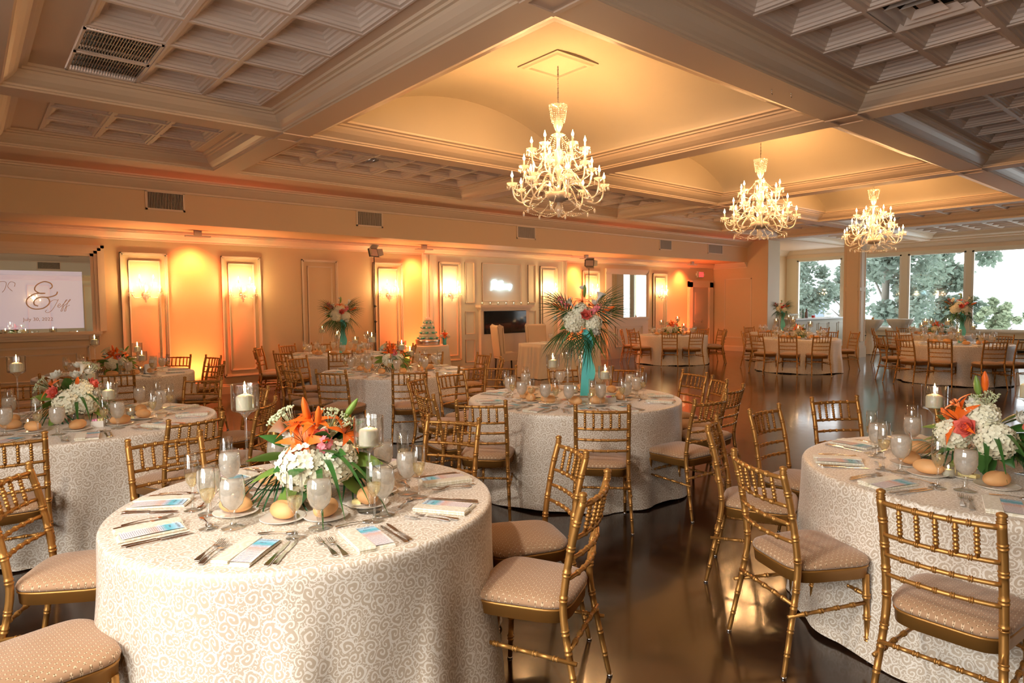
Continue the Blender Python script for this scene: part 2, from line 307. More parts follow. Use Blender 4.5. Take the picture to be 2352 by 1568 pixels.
# ------------------------------------------------------------------ mesh builder
class MB:
    def __init__(s): s.v = []; s.f = []; s.s = []; s.m = []; s.uv = {}
    def add(s, vs, fs, smooth=False, mat=0, uvs=None):
        k = len(s.v); s.v += [tuple(p) for p in vs]
        for i, f in enumerate(fs):
            if uvs: s.uv[len(s.f)] = uvs[i]
            s.f.append(tuple(a+k for a in f)); s.s.append(smooth); s.m.append(mat)
        return s
    def box(s, x0, x1, y0, y1, z0, z1, mat=0, M=None):
        p = [(x0, y0, z0), (x1, y0, z0), (x1, y1, z0), (x0, y1, z0), (x0, y0, z1), (x1, y0, z1), (x1, y1, z1), (x0, y1, z1)]
        if M: p = [M @ Vector(q) for q in p]
        return s.add(p, [(0, 3, 2, 1), (4, 5, 6, 7), (0, 1, 5, 4), (1, 2, 6, 5), (2, 3, 7, 6), (3, 0, 4, 7)], False, mat)
    def lathe(s, pr, n=16, c=(0, 0, 0), mat=0, smooth=True, M=None, wav=None):
        vs = []; fs = []
        for (r, z) in pr:
            for i in range(n):
                a = 2*math.pi*i/n; q = r*(wav(a, z) if wav else 1)
                vs.append((c[0]+q*math.cos(a), c[1]+q*math.sin(a), c[2]+z))
        for j in range(len(pr)-1):
            for i in range(n):
                i2 = (i+1) % n; fs.append((j*n+i, j*n+i2, (j+1)*n+i2, (j+1)*n+i))
        if M: vs = [M @ Vector(q) for q in vs]
        s.add(vs, fs, smooth, mat)
        k = len(s.v)-len(vs)
        for j in (0, len(pr)-1):
            if pr[j][0] > 1e-4 and pr[j] is not None and getattr(s, 'capit', True):
                s.f.append(tuple(k+j*n+i for i in (range(n) if j else range(n-1, -1, -1)))); s.s.append(False); s.m.append(mat)
        return s
    def tube(s, pts, rad, n=6, mat=0, smooth=True, cap=True):
        pts = [Vector(p) for p in pts]; m = len(pts)
        if not hasattr(rad, '__len__'): rad = [rad]*m
        t0 = (pts[1]-pts[0]).normalized(); a = Vector((0, 0, 1)) if abs(t0.z) < .9 else Vector((1, 0, 0))
        u = t0.cross(a).normalized(); vs = []
        for i, p in enumerate(pts):
            t = (pts[min(i+1, m-1)]-pts[max(i-1, 0)]).normalized()
            u = (u-t*u.dot(t)).normalized(); w = t.cross(u)
            for k in range(n):
                an = 2*math.pi*k/n; vs.append(p+(u*math.cos(an)+w*math.sin(an))*rad[i])
        fs = [(i*n+k, i*n+(k+1) % n, (i+1)*n+(k+1) % n, (i+1)*n+k) for i in range(m-1) for k in range(n)]
        if cap: fs += [tuple(range(n-1, -1, -1)), tuple((m-1)*n+k for k in range(n))]
        return s.add(vs, fs, smooth, mat)
    def ball(s, c, r, nu=8, nv=5, mat=0, M=None, smooth=True):
        if not hasattr(r, '__len__'): r = (r, r, r)
        vs = [(0, 0, -1)]
        for j in range(1, nv):
            ph = -math.pi/2+math.pi*j/nv
            for i in range(nu):
                a = 2*math.pi*i/nu; vs.append((math.cos(ph)*math.cos(a), math.cos(ph)*math.sin(a), math.sin(ph)))
        vs.append((0, 0, 1)); fs = []
        for i in range(nu):
            i2 = (i+1) % nu; fs.append((0, 1+i2, 1+i)); L = 1+(nv-2)*nu; fs.append((L+i, L+i2, len(vs)-1))
            for j in range(nv-2): fs.append((1+j*nu+i, 1+j*nu+i2, 1+(j+1)*nu+i2, 1+(j+1)*nu+i))
        vs = [Vector((q[0]*r[0], q[1]*r[1], q[2]*r[2])) for q in vs]
        if M: vs = [M @ q for q in vs]
        return s.add([q+Vector(c) for q in vs], fs, smooth, mat)
    def mesh(s, name, mats):
        me = bpy.data.meshes.new(name); me.from_pydata(s.v, [], s.f)
        for m in (mats if isinstance(mats, (list, tuple)) else [mats]): me.materials.append(m)
        me.polygons.foreach_set('use_smooth', s.s); me.polygons.foreach_set('material_index', s.m)
        if s.uv:
            ul = me.uv_layers.new(name='UVMap')
            for p in me.polygons:
                q = s.uv.get(p.index)
                if q:
                    for k, li in enumerate(p.loop_indices): ul.data[li].uv = q[k]
        me.validate(); me.update(); return me
    def build(s, name, mats, parent=None, loc=None):
        o = bpy.data.objects.new(name, s.mesh(name, mats)); C.objects.link(o)
        if parent: o.parent = parent
        if loc: o.location = loc
        return o
def smooth(pts, n=3):
    P = [Vector(p) for p in pts]; out = []
    for i in range(len(P)-1):
        a = P[max(i-1, 0)]; b_ = P[i]; c = P[i+1]; d = P[min(i+2, len(P)-1)]
        for k in range(n):
            t = k/n; out.append(.5*((2*b_)+(c-a)*t+(2*a-5*b_+4*c-d)*t*t+(3*b_-a-3*c+d)*t**3))
    out.append(P[-1]); return out
def nocap():
    b = MB(); b.capit = False; return b
def empty(name, loc=(0, 0, 0), rz=0):
    o = bpy.data.objects.new(name, None); C.objects.link(o); o.location = loc; o.rotation_euler = (0, 0, rz); o.empty_display_size = .1; return o
def tag(o, label=None, cat=None, group=None, kind=None):
    for k, v in (('label', label), ('category', cat), ('group', group), ('kind', kind)):
        if v: o[k] = v
    return o
KIDS = {}
def copy_tree(o, parent=None, loc=None, rz=None):
    if not KIDS.get(o.name): KIDS[o.name] = list(o.children)
    c = o.copy(); C.objects.link(c)
    if parent: c.parent = parent
    if loc is not None: c.location = loc
    if rz is not None: c.rotation_euler = (0, 0, rz)
    for ch in KIDS[o.name]: copy_tree(ch, c)
    return c
class Proto:
    """first use hands out the prototype itself, later uses copy it with its parts"""
    def __init__(s, fn): s.fn = fn; s.o = None; s.n = 0
    def get(s, loc, rz=0, k=None):
        if s.o is None:
            s.o = s.fn(); KIDS[s.o.name] = list(s.o.children)
            for ch in s.o.children: KIDS[ch.name] = list(ch.children)
            o = s.o
        else: o = copy_tree(s.o)
        o.location = loc; o.rotation_euler = (0, 0, rz)
        if k: o.scale = (k, k, k)
        for k in ('label', 'category', 'group'):
            if k in o.keys(): del o[k]
        return o
def struct(name, mb, mats): return tag(mb.build(name, mats), kind='structure')

# ------------------------------------------------------------------ room shell
XL, XW, YN, YB = -2.3, 25.2, -6.8, 12.75
ZB, ZC = 3.65, 3.85
b = MB(); b.box(XL-.3, XW+.3, YN-.3, YB+.3, -.1, 0); struct('floor', b, FLOOR)
XS = [(.35, 2.94), (3.26, 7.48), (7.80, 12.03), (12.35, 16.55), (16.87, 19.75), (20.35, 24.7)]
YS = [(-5.2, -1.55), (-1.2, 3.02), (3.37, 7.58), (7.88, 10.3)]
YSOF = 11.47
def is_dome(i, j): return j == 2 and i in (1, 2, 3)
# beams and soffits: a slab with an opening per bay
b = MB()
xb = sorted([XL-.3, XW+.3]+[v for p in XS for v in p]); yb = sorted([YN-.3, 12.9]+[v for p in YS for v in p])
for i in range(len(xb)-1):
    for j in range(len(yb)-1):
        if (xb[i], xb[i+1]) in XS and (yb[j], yb[j+1]) in YS: continue
        b.add([(xb[i], yb[j], ZB), (xb[i+1], yb[j], ZB), (xb[i+1], yb[j+1], ZB), (xb[i], yb[j+1], ZB)], [(0, 3, 2, 1)])
b.box(XL-.3, XW+.3, YN-.3, 13.05, 4.75, 4.85)
# square patches where the beams cross
for x in (3.10, 7.64, 12.19):
    for y in (3.195, 7.73):
        b.box(x-.16, x+.16, y-.175, y-.13, ZB-.012, ZB); b.box(x-.16, x+.16, y+.13, y+.175, ZB-.012, ZB)
        b.box(x-.16, x-.12, y-.13, y+.13, ZB-.012, ZB); b.box(x+.12, x+.16, y-.13, y+.13, ZB-.012, ZB)
CP = [(0, 0), (0, .018), (.018, .022), (.022, .04), (.05, .055), (.09, .085), (.12, .125), (.13, .15), (.155, .152), (.16, .172), (.195, .176), (.2, .2)]
def ring(mb, x0, x1, y0, y1, prof, mat=0, z0=ZB):
    vs = []; fs = []
    for d, z in prof: vs += [(x0+d, y0+d, z0+z), (x1-d, y0+d, z0+z), (x1-d, y1-d, z0+z), (x0+d, y1-d, z0+z)]
    for j in range(len(prof)-1):
        for k in range(4): fs.append((j*4+k, j*4+(k+1) % 4, (j+1)*4+(k+1) % 4, (j+1)*4+k))
    mb.add(vs, fs, False, mat)
def coffer(mb, cx, cy, h=.3, z=ZC):
    pr = [(h, 0), (h, -.012), (h-.018, -.012), (h-.018, 0), (.255, 0), (.25, .02), (.235, .024), (.225, .045), (.20, .06), (.195, .075), (.175, .08), (.165, .10), (.15, .105), (.148, .125)]
    vs = []; fs = []
    for w, dz in pr: vs += [(cx-w, cy-w, z+dz), (cx+w, cy-w, z+dz), (cx+w, cy+w, z+dz), (cx-w, cy+w, z+dz)]
    for j in range(len(pr)-1):
        for k in range(4): fs.append((j*4+k, j*4+(k+1) % 4, (j+1)*4+(k+1) % 4, (j+1)*4+k))
    L = (len(pr)-1)*4; fs.append((L, L+1, L+2, L+3)); mb.add(vs, fs, False, 1)
SKIP = {(0, 2): [(0, 0), (0, 1)]}
tn = 0
for i, (x0, x1) in enumerate(XS):
    for j, (y0, y1) in enumerate(YS):
        t = MB()
        if is_dome(i, j):
            ring(t, x0, x1, y0, y1, [(d*1.7, z*.9) for d, z in CP])
            I = .34; z0 = ZB+.18; xa, xc, ya, yc = x0+I, x1-I, y0+I, y1-I; n = 32; cx = (xa+xc)/2; hw = (xc-xa)/2
            def zz(x): q = abs((x-cx)/hw); return z0+.57*(.55*(1-q*q)+.45*math.sqrt(max(0, 1-q*q)))
            xs = [cx-hw*math.cos(math.pi*k/n) for k in range(n+1)]
            b.add([(x, y, zz(x)) for x in xs for y in (ya, yc)], [(2*k, 2*k+1, 2*k+3, 2*k+2) for k in range(n)], True, 2)
            for y in (ya, yc):
                b.add([(x, y, z) for x in xs for z in (z0, zz(x))], [(2*k, 2*k+1, 2*k+3, 2*k+2) for k in range(n)], False, 2)
        else:
            ring(t, x0, x1, y0, y1, CP)
            xi0, xi1, yi0, yi1 = x0+.2, x1-.2, y0+.2, y1-.2
            mg = .12 if i == 0 else .09; nx = int((xi1-xi0-mg-.05)/.6); my = .03 if j == 2 else .09
            ny = int((yi1-yi0-my-.02)/.6); gx, gy = xi1-mg, yi1-my
            X0, Y0 = gx-nx*.6, gy-ny*.6
            for (ax, bx, ay, by) in ((xi0, X0, yi0, yi1), (gx, xi1, yi0, yi1), (X0, gx, yi0, Y0), (X0, gx, gy, yi1)):
                b.add([(ax, ay, ZC), (bx, ay, ZC), (bx, by, ZC), (ax, by, ZC)], [(0, 3, 2, 1)])
            for a in range(nx):
                for c in range(ny):
                    qx, qy = X0+.3+.6*a, gy-.3-.6*c
                    if (i, j) == (0, 2) and a == 0 and c in (0, 1): continue
                    if (i, j, a, c) in ((1, 3, 2, 1), (3, 3, 2, 1), (1, 1, nx-3, 1), (2, 3, 5, 1)): continue
                    coffer(b, qx, qy)
        tn += 1; struct('trim_%d' % tn, t, TRIM)
struct('ceiling', b, [CEIL, COFF, DOME])
# ceiling registers
def grille(name, cx, cy, z, w, h, label, dirx=True):
    e = empty(name, (cx, cy, z)); f = MB()
    for a in ((-w/2, -w/2+.02, -h/2, h/2), (w/2-.02, w/2, -h/2, h/2), (-w/2, w/2, -h/2, -h/2+.02), (-w/2, w/2, h/2-.02, h/2)): f.box(*a, -.012, .0)
    f.build('frame', COFF, e); g = MB(); g.box(-w/2+.02, w/2-.02, -h/2+.02, h/2-.02, .05, .052); g.build('backing', DARK, e)
    s = MB(); n = int(w/.022)
    for k in range(n): x = -w/2+.02+.022*k; s.box(x, x+.004, -h/2+.02, h/2-.02, -.004, .03)
    for k in range(1, 4): y = -h/2+h*k/4; s.box(-w/2+.02, w/2-.02, y-.003, y+.003, .002, .02)
    s.build('slats', GRILLE, e); tag(e, label, 'air vent'); return e
x0 = .35+.2; gx = 2.74-.12; XX = gx-3*.6
grille('ceiling_vent', XX+.3, 7.38-.03+.0-.27, ZC, .58, .57, 'dark slatted return air grille in the upper left coffered bay, farther of the pair')
grille('ceiling_vent', XX+.3, 7.38-.03-.87, ZC, .58, .57, 'dark slatted return air grille in the upper left coffered bay, nearer of the pair')
def diffuser(cx, cy, label, w=.58):
    e = empty('ceiling_diffuser', (cx, cy, ZC)); f = MB()
    b2 = MB(); b2.box(-w/2, w/2, -w/2, w/2, .10, .11); b2.build('backing', DARK, e)
    for k, (a, c) in enumerate(((.29, .25), (.21, .17), (.13, .09))):
        ring(f, -a, a, -a, a, [(0, 0), (a-c, .05), (a-c+.01, .05)], 0, -.01)
    f.box(-.05, .05, -.05, .05, .03, .04)
    f.build('louvres', COFF, e); tag(e, label, 'air vent')
def bay_cell(i, j, a, c):
    x0, x1 = XS[i]; y0, y1 = YS[j]; xi1, yi1 = x1-.2, y1-.2; mg = .12 if i == 0 else .09
    nx = int((xi1-x0-.2-mg-.05)/.6); my = .03 if j == 2 else .09
    return xi1-mg-nx*.6+.3+.6*a, yi1-my-.3-.6*c, nx
for (i, j, a, c, lb) in ((1, 3, 2, 1, 'square louvred ceiling diffuser in coffers left of the first chandelier'), (2, 3, 5, 1, 'square louvred ceiling diffuser in coffers behind the first chandelier'), (3, 3, 2, 1, 'square louvred ceiling diffuser in coffers behind the second chandelier')):
    x, y, nx = bay_cell(i, j, a, c); diffuser(x, y, lb)
x, y, nx = bay_cell(1, 1, 0, 1); x, y, nx = bay_cell(1, 1, nx-3, 1); diffuser(x, y, 'large louvred ceiling diffuser at the upper right edge of the photo')

# walls
def wall_x(mb, x, y0, y1, z0, z1, holes=(), th=.25, sgn=1, mat=0):
    ys = sorted({y0, y1, *[v for h in holes for v in h[:2]]}); zs = sorted({z0, z1, *[v for h in holes for v in h[2:]]})
    for a in range(len(ys)-1):
        for c in range(len(zs)-1):
            my, mz = (ys[a]+ys[a+1])/2, (zs[c]+zs[c+1])/2
            if any(h[0] < my < h[1] and h[2] < mz < h[3] for h in holes): continue
            mb.box(min(x, x+th*sgn), max(x, x+th*sgn), ys[a], ys[a+1], zs[c], zs[c+1], mat)
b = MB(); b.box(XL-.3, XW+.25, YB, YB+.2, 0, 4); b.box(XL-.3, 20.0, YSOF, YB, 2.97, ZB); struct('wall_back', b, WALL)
b = MB(); b.box(XL-.3, XW+.25, YN-.2, YN, 0, 4); b.box(XL-.3, 20, YN, -5.5, 2.97, ZB); struct('wall_front', b, WALLW)
WIN = [(10.62, 12.33, .65, 3.27), (8.6, 10.45, .65, 3.27), (6.68, 8.4, .65, 3.27), (4.93, 6.52, .65, 3.27), (3.1, 4.77, .65, 3.27), (1.2, 2.9, .65, 3.27), (-.7, 1.0, .65, 3.27), (-2.6, -.9, .65, 3.27), (-4.6, -2.8, .65, 3.27)]
b = MB(); wall_x(b, XW, YN, YB, 0, 4, WIN); struct('wall_right', b, WALLW)
ADDED_LWIN = [(-.9, .9, .55, 3.2), (1.1, 2.9, .55, 3.2)]  # openings added in the unseen left wall to let fill light in
b = MB(); wall_x(b, XL, YN, YB, 0, 4, ADDED_LWIN, .25, -1); struct('wall_left', b, WALLW)
# stub wall beyond the exit door, its end faces the room
b = MB(); b.box(20.0, 20.75, 10.74, YB, 0, ZB); struct('wall_stub', b, WALLW)
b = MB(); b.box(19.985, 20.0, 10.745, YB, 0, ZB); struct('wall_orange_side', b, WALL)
# windows
def win(k, x, y0, y1, z0, z1, sgn, m):
    f = MB()
    for (a, c, d, e2) in ((y0, y0+.06, z0, z1), (y1-.06, y1, z0, z1), (y0, y1, z0, z0+.06), (y0, y1, z1-.05, z1)): f.box(x+.05*sgn-.04, x+.05*sgn+.04, a, c, d, e2)
    f.box(min(x-.06*sgn, x+.1*sgn), max(x-.06*sgn, x+.1*sgn), y0-.04, y1+.04, z0-.05, z0)
    o = struct('window_%d' % k, f, m)
    g = MB(); g.add([(x+.06*sgn, y0, z0), (x+.06*sgn, y1, z0), (x+.06*sgn, y1, z1), (x+.06*sgn, y0, z1)], [(0, 1, 2, 3)])
    g.build('glass_pane', PANE, o)
WF = simple('window_frame_white', (.82, .80, .72), .4)
for k, w in enumerate(WIN): win(k+1, XW, *w, 1, WF)
for k, w in enumerate(ADDED_LWIN): win(k+20, XL, *w, -1, WF)  # frames and panes of the added left openings
# column in front of the windows
b = MB(); b.box(19.98, 20.4, 7.90, 8.36, 0, ZB)
for (y0, y1, z0, z1) in ((7.9, 8.36, 0, .28),): b.box(19.95, 20.43, y0-.03, y1+.03, z0, z1); b.box(19.965, 20.415, y0-.015, y1+.015, z1, z1+.05)
for z0, z1 in ((.45, 1.95), (2.05, 3.2)):
    for (a, c, d, e2) in ((7.95, 7.97, z0, z1), (8.29, 8.31, z0, z1), (7.95, 8.31, z0, z0+.02), (7.95, 8.31, z1-.02, z1)): b.box(19.968, 19.98, a, c, d, e2)
    for (a, c, d, e2) in ((20.04, 20.06, z0, z1), (20.32, 20.34, z0, z1), (20.04, 20.34, z0, z0+.02), (20.04, 20.34, z1-.02, z1)): b.box(a, c, 7.888, 7.90, d, e2)
struct('wall_column', b, simple('column_paint', (.78, .62, .42), .5))

# mouldings along walls
def strip_y(mb, y, x0, x1, prof, sgn=-1):
    vs = []; n = len(prof)
    for x in (x0, x1): vs += [(x, y+sgn*d, z) for d, z in prof]
    mb.add(vs, [(k, k+1, n+k+1, n+k) for k in range(n-1)]+[tuple(range(n)), tuple(range(2*n-1, n-1, -1))])
def strip_x(mb, x, y0, y1, prof, sgn=-1):
    vs = []; n = len(prof)
    for y in (y0, y1): vs += [(x+sgn*d, y, z) for d, z in prof]
    mb.add(vs, [(k, k+1, n+k+1, n+k) for k in range(n-1)]+[tuple(range(n)), tuple(range(2*n-1, n-1, -1))])
CR = [(0, 3.45), (.02, 3.455), (.025, 3.48), (.06, 3.50), (.10, 3.53), (.15, 3.575), (.17, 3.60), (.2, 3.605), (.205, 3.625), (.25, 3.63), (.26, 3.65), (0, 3.65)]
CR2 = [(0, 2.79), (.012, 2.795), (.016, 2.82), (.05, 2.84), (.08, 2.88), (.10, 2.905), (.13, 2.91), (.135, 2.93), (.16, 2.935), (.165, 2.97), (0, 2.97)]
BB = [(0, 0), (.02, 0), (.02, .14), (.014, .15), (.012, .17), (0, .18)]
b = MB(); strip_y(b, YSOF, XL, 20, CR); struct('trim_40', b, TRIM)
b = MB(); strip_y(b, YB, XL, 8.1, CR2); strip_y(b, 12.6, 8.05, 12.7, CR2); strip_y(b, YB, 12.66, 20, CR2); strip_x(b, 19.985, YSOF, YB, CR2); struct('trim_41', b, TRIM)
b = MB(); strip_y(b, YB, 20.75, XW, CR); struct('trim_42', b, TRIM)
b = MB(); strip_x(b, XW, YN, YB, [(0, 3.36)]+[(d, z) for d, z in CR if z > 3.46]+[(0, 3.65)]); struct('trim_43', b, TRIM)
b = MB(); strip_y(b, YB, XL, 8.1, BB); strip_y(b, 12.6, 8.1, 9.45, BB); strip_y(b, 12.6, 11.3, 12.66, BB); strip_y(b, YB, 12.66, 18.47, BB); struct('baseboard_back', b, TRIM)
b = MB(); strip_x(b, 19.985, 10.74, YB, BB); struct('baseboard_stub', b, TRIM)
b = MB(); strip_y(b, YN, XL, XW, [(d, z) for d, z in BB], 1); strip_y(b, -5.5, XL, 20, CR, 1); strip_y(b, YN, XL, 20, CR2, 1); struct('trim_44', b, TRIM)
# projecting fireplace bay with its pilaster edges
b = MB(); b.box(8.1, 12.66, 12.6, YB, 0, 2.97)
for x in (8.1, 8.2, 12.48, 12.58): b.box(x, x+.06, 12.575, 12.6, .18, 2.79)
struct('wall_fireplace', b, WALLW)
def frame_y(mb, x0, x1, z0, z1, w=.035, d=.02, y=YB, sgn=-1):
    ya, yc = (y, y+sgn*d) if sgn > 0 else (y+sgn*d, y)
    h = w*.45
    for (ww, dd) in ((w, d), (h, d*1.7)):
        ya, yc = min(y, y+sgn*dd), max(y, y+sgn*dd)
        for (a, c, e2, g) in ((x0, x0+ww, z0, z1), (x1-ww, x1, z0, z1), (x0, x1, z0, z0+ww), (x0, x1, z1-ww, z1)): mb.box(a, c, ya, yc, e2, g)
PAN = [(2.08, 2.81, YB), (3.71, 4.43, YB), (5.25, 6.02, YB), (6.85, 7.58, YB), (8.46, 9.07, 12.6), (11.64, 12.28, 12.6), (13.41, 14.12, YB), (16.61, 17.33, YB)]
for k, (x0, x1, y) in enumerate(PAN):
    b = MB(); frame_y(b, x0, x1, .32, 2.58 if y == YB else 2.64, .045, .022, y); m = .12 if y == YB else .09
    frame_y(b, x0+m, x1-m, .43, 2.45 if y == YB else 2.55, .025, .014, y); struct('trim_%d' % (50+k), b, TRIM)
b = MB()
for (x0, x1, z0, z1) in ((9.2, 9.48, 1.68, 2.66), (11.22, 11.48, 1.68, 2.66), (9.2, 9.48, .93, 1.48), (11.22, 11.48, .93, 1.48), (9.2, 9.48, .25, .80), (11.22, 11.48, .25, .8), (9.72, 10.99, 1.72, 2.66), (9.72, 10.99, .30, .80)): frame_y(b, x0, x1, z0, z1, .022, .015, 12.6)
struct('trim_60', b, TRIM)
b = MB()  # panel on the stub wall
def frame_x(mb, y0, y1, z0, z1, x, w=.03, d=.015):
    for (a, c, e2, g) in ((y0, y0+w, z0, z1), (y1-w, y1, z0, z1), (y0, y1, z0, z0+w), (y0, y1, z1-w, z1)): mb.box(x-d, x, a, c, e2, g)
frame_x(b, 11.3, 12.3, .45, 2.45, 19.985); struct('trim_61', b, TRIM)
# near wall panels (seen in the mirrors)
b = MB()
for x0 in (.3, 2.0, 3.9, 5.6): frame_y(b, x0, x0+.75, .35, 2.6, .045, .02, YN, 1)
struct('trim_62', b, TRIM)
def tbl_vent(x0, x1, label, y=YSOF, sgn=-1, z0=3.19, z1=3.44):
    e = empty('wall_vent', ((x0+x1)/2, y, z0)); w = (x1-x0)/2; h = z1-z0; f = MB()
    for a in ((-w-.03, -w, -.03, h+.03), (w, w+.03, -.03, h+.03), (-w-.03, w+.03, -.03, 0), (-w-.03, w+.03, h, h+.03)): f.box(a[0], a[1], min(0, sgn*.014), max(0, sgn*.014), a[2], a[3])
    f.build('frame', TRIM, e); g = MB(); g.box(-w, w, min(0, sgn*.002), max(0, sgn*.002), 0, h); g.build('backing', DARK, e)
    s = MB(); n = int(2*w/.022)
    for k in range(n): x = -w+.022*k+.006; s.box(x, x+.008, min(0, sgn*.012), max(0, sgn*.012), 0, h)
    s.build('slats', GRILLE, e); tag(e, label, 'air vent')
tbl_vent(2.28, 2.79, 'slatted wall vent on the soffit above the first lit sconce panels, leftmost')
tbl_vent(5.86, 6.37, 'slatted wall vent on the soffit above the unlit wall panel')
tbl_vent(9.91, 10.44, 'slatted wall vent on the soffit above the glowing neon sign')
tbl_vent(15.27, 15.80, 'small wall vent on the soffit above the small mirror, left of the last two')
tbl_vent(17.70, 18.47, 'small wall vent on the soffit above the exit door, rightmost of the soffit vents')
tbl_vent(2.3, 3.0, 'slatted vent on the opposite soffit seen reflected in the big mirror', -5.5, 1)

# door with casing
b = MB(); y = YB
for (a, c, z0, z1) in ((18.47, 18.72, 0, 2.37), (19.66, 19.93, 0, 2.37), (18.47, 19.93, 2.17, 2.40)): b.box(a, c, y-.05, y, z0, z1); b.box(a+.03, c-.03, y-.07, y-.05, z0, z1-.03)
struct('door_1', b, TRIM)
DOORM = simple('door_paint', (.62, .50, .38), .5)
d = MB(); d.box(18.72, 19.66, YB-.015, YB, 0, 2.17); d.box(18.9, 19.5, YB-.02, YB-.015, 1.25, 2.0); d.build('door_leaf', DOORM, bpy.data.objects['door_1'])
d = MB(); d.box(18.78, 19.3, YB-.07, YB-.045, 1.0, 1.05); d.box(18.8, 18.84, YB-.05, YB-.015, .98, 1.07); d.box(19.25, 19.29, YB-.05, YB-.015, .98, 1.07); d.build('push_bar', GRILLE, bpy.data.objects['door_1'])

def text_obj(txt, size, mat, parent, loc, rot, ext=.001, shear=.0, name='lettering', bev=0, align='CENTER'):
    cu = bpy.data.curves.new('txt', 'FONT'); cu.body = txt; cu.size = size; cu.extrude = ext; cu.shear = shear; cu.align_x = align; cu.bevel_depth = bev; cu.resolution_u = 4
    o = bpy.data.objects.new('txt', cu); C.objects.link(o)
    dg = bpy.context.evaluated_depsgraph_get(); me = bpy.data.meshes.new_from_object(o.evaluated_get(dg)); bpy.data.objects.remove(o)
    me.materials.clear(); me.materials.append(mat); o = bpy.data.objects.new(name, me); C.objects.link(o)
    if parent: o.parent = parent
    o.location = loc; o.rotation_euler = rot; return o
def strokes(L, mat, parent, loc, sc_, rad, name='lettering', slant=0):
    m = MB()
    for st in L:
        if len(st) < 2: m.ball((st[0][0]*sc_, 0, st[0][1]*sc_), rad*1.3, 6, 4); continue
        m.tube(smooth([((x+slant*y)*sc_, 0, y*sc_) for x, y in st], 5), rad, 6)
    o = m.build(name, mat, parent); o.location = loc; return o
AMP = [[(.62, .72), (.68, .80), (.62, .92), (.42, .98), (.22, .86), (.18, .68), (.34, .56), (.50, .56)], [(.50, .56), (.20, .54), (.00, .36), (.02, .14), (.22, .0), (.50, .02), (.66, .20), (.60, .38), (.40, .42), (.22, .32), (.22, .16), (.34, .10)], [(.42, .42), (.62, .42), (.82, .50), (.86, .62)]]
JEFF = [[(.1, .78), (.3, .95), (.62, .92)], [(.62, 1.0), (.50, .55), (.30, .05), (.05, -.12), (-.12, -.02), (-.05, .1)], [(.66, .42), (.82, .50), (.80, .62), (.68, .55), (.68, .36), (.80, .32), (.92, .42)], [(.92, .42), (1.16, .80), (1.24, .95), (1.14, .88), (1.0, .30), (.96, .0), (1.06, .04), (1.06, .38)], [(1.06, .38), (1.4, .82), (1.48, .98), (1.38, .90), (1.24, .30), (1.20, .0), (1.30, .04), (1.30, .36), (1.5, .5)]]
NEON_L = [[(0, .82), (.35, .95), (.62, 1.05)], [(.36, .95), (.22, .5), (.05, .0)], [(.50, 1.0), (.36, .5), (.28, .22), (.38, .45), (.52, .5), (.50, .25), (.58, .22)], [(.58, .38), (.76, .46), (.72, .58), (.60, .48), (.62, .28), (.80, .24), (.92, .38)], [(1.02, .78), (.98, .4), (.88, .05)], [(.90, .72), (1.08, .86), (1.26, .74), (1.20, .54), (1.02, .48)], [(1.22, .34), (1.44, .82), (1.52, .9), (1.46, .7), (1.32, .2), (1.28, .02)], [(1.36, .42), (1.5, .46), (1.62, .44), (1.58, .28), (1.70, .26), (1.76, .46), (1.78, .28), (1.86, .46), (1.92, .28), (2.02, .46), (2.08, .44), (2.04, .28), (2.16, .28)], [(2.16, .28), (2.22, .48), (2.26, .28), (2.36, .46), (2.44, .46), (2.42, .28), (2.52, .30)], [(2.24, .62), (2.25, .63)], [(2.80, .54), (2.62, .56), (2.56, .40), (2.68, .32), (2.80, .50), (2.70, .18), (2.58, .04), (2.5, .10), (2.62, .26)]]
# exit sign
e = empty('exit_sign', (19.17, YB, 2.5)); m = MB(); m.box(-.17, .17, -.05, 0, 0, .2); m.box(-.24, -.17, -.06, -.01, .06, .13); m.box(.17, .24, -.06, -.01, .06, .13); m.build('housing', EXITW, e)
m = MB(); m.box(-.10, .15, -.056, -.05, .02, .18); m.build('face', EXITR, e)
text_obj('EXIT', .12, PAPER, e, (.025, -.058, .06), (R(90), 0, 0))
tag(e, 'red lit exit sign with emergency lamps above the door', 'exit sign')

# mirrors
def mirror(x0, x1, z0, z1, fx0, fx1, fz1, label, slide=False):
    e = empty('wall_mirror', ((x0+x1)/2, YB, z0)); cx = (x0+x1)/2
    g = MB(); g.box(x0-cx, x1-cx, -.02, 0, 0, z1-z0); g.build('mirror_glass', MIRROR, e)
    f = MB()
    for k, d in enumerate((.03, .045, .06, .05)):
        t = k/4; t2 = (k+1)/4
        f.box(x1-cx+(fx1-x1)*t, x1-cx+(fx1-x1)*t2, -d, 0, 0, z1-z0+(fz1-z1)*t2); f.box(fx0-cx-(fx0-x0)*(1-0)*0, x0-cx, -.045, 0, 0, z1-z0) if k == 0 else None
        f.box(fx0-cx, fx1-cx-(fx1-x1)*(1-t2), -d, 0, z1-z0+(fz1-z1)*t, z1-z0+(fz1-z1)*t2)
    f.build('frame', TRIM, e); s = MB(); s.box(fx0-cx, fx1-cx-.08, -.12, 0, -.05, 0); s.box(fx0-cx, fx1-cx-.1, -.09, 0, -.09, -.05); s.box(fx0-cx, fx1-cx-.12, -.06, 0, -.13, -.09); s.build('sill', TRIM, e)
    tag(e, label, 'mirror'); return e, cx
mirror(-1.4, 1.65, 1.25, 2.49, -1.6, 1.85, 2.67, 'large framed wall mirror at the left edge, reflecting the opposite wall')
mirror(14.63, 16.27, 1.22, 2.51, 14.38, 16.38, 2.67, 'small framed wall mirror reflecting bright windows, near the exit door')
b = MB(); frame_y(b, -1.3, 1.60, .35, 1.02, .035, .02); frame_y(b, -1.1, 1.42, .47, .90, .02, .012); struct('trim_63', b, TRIM)
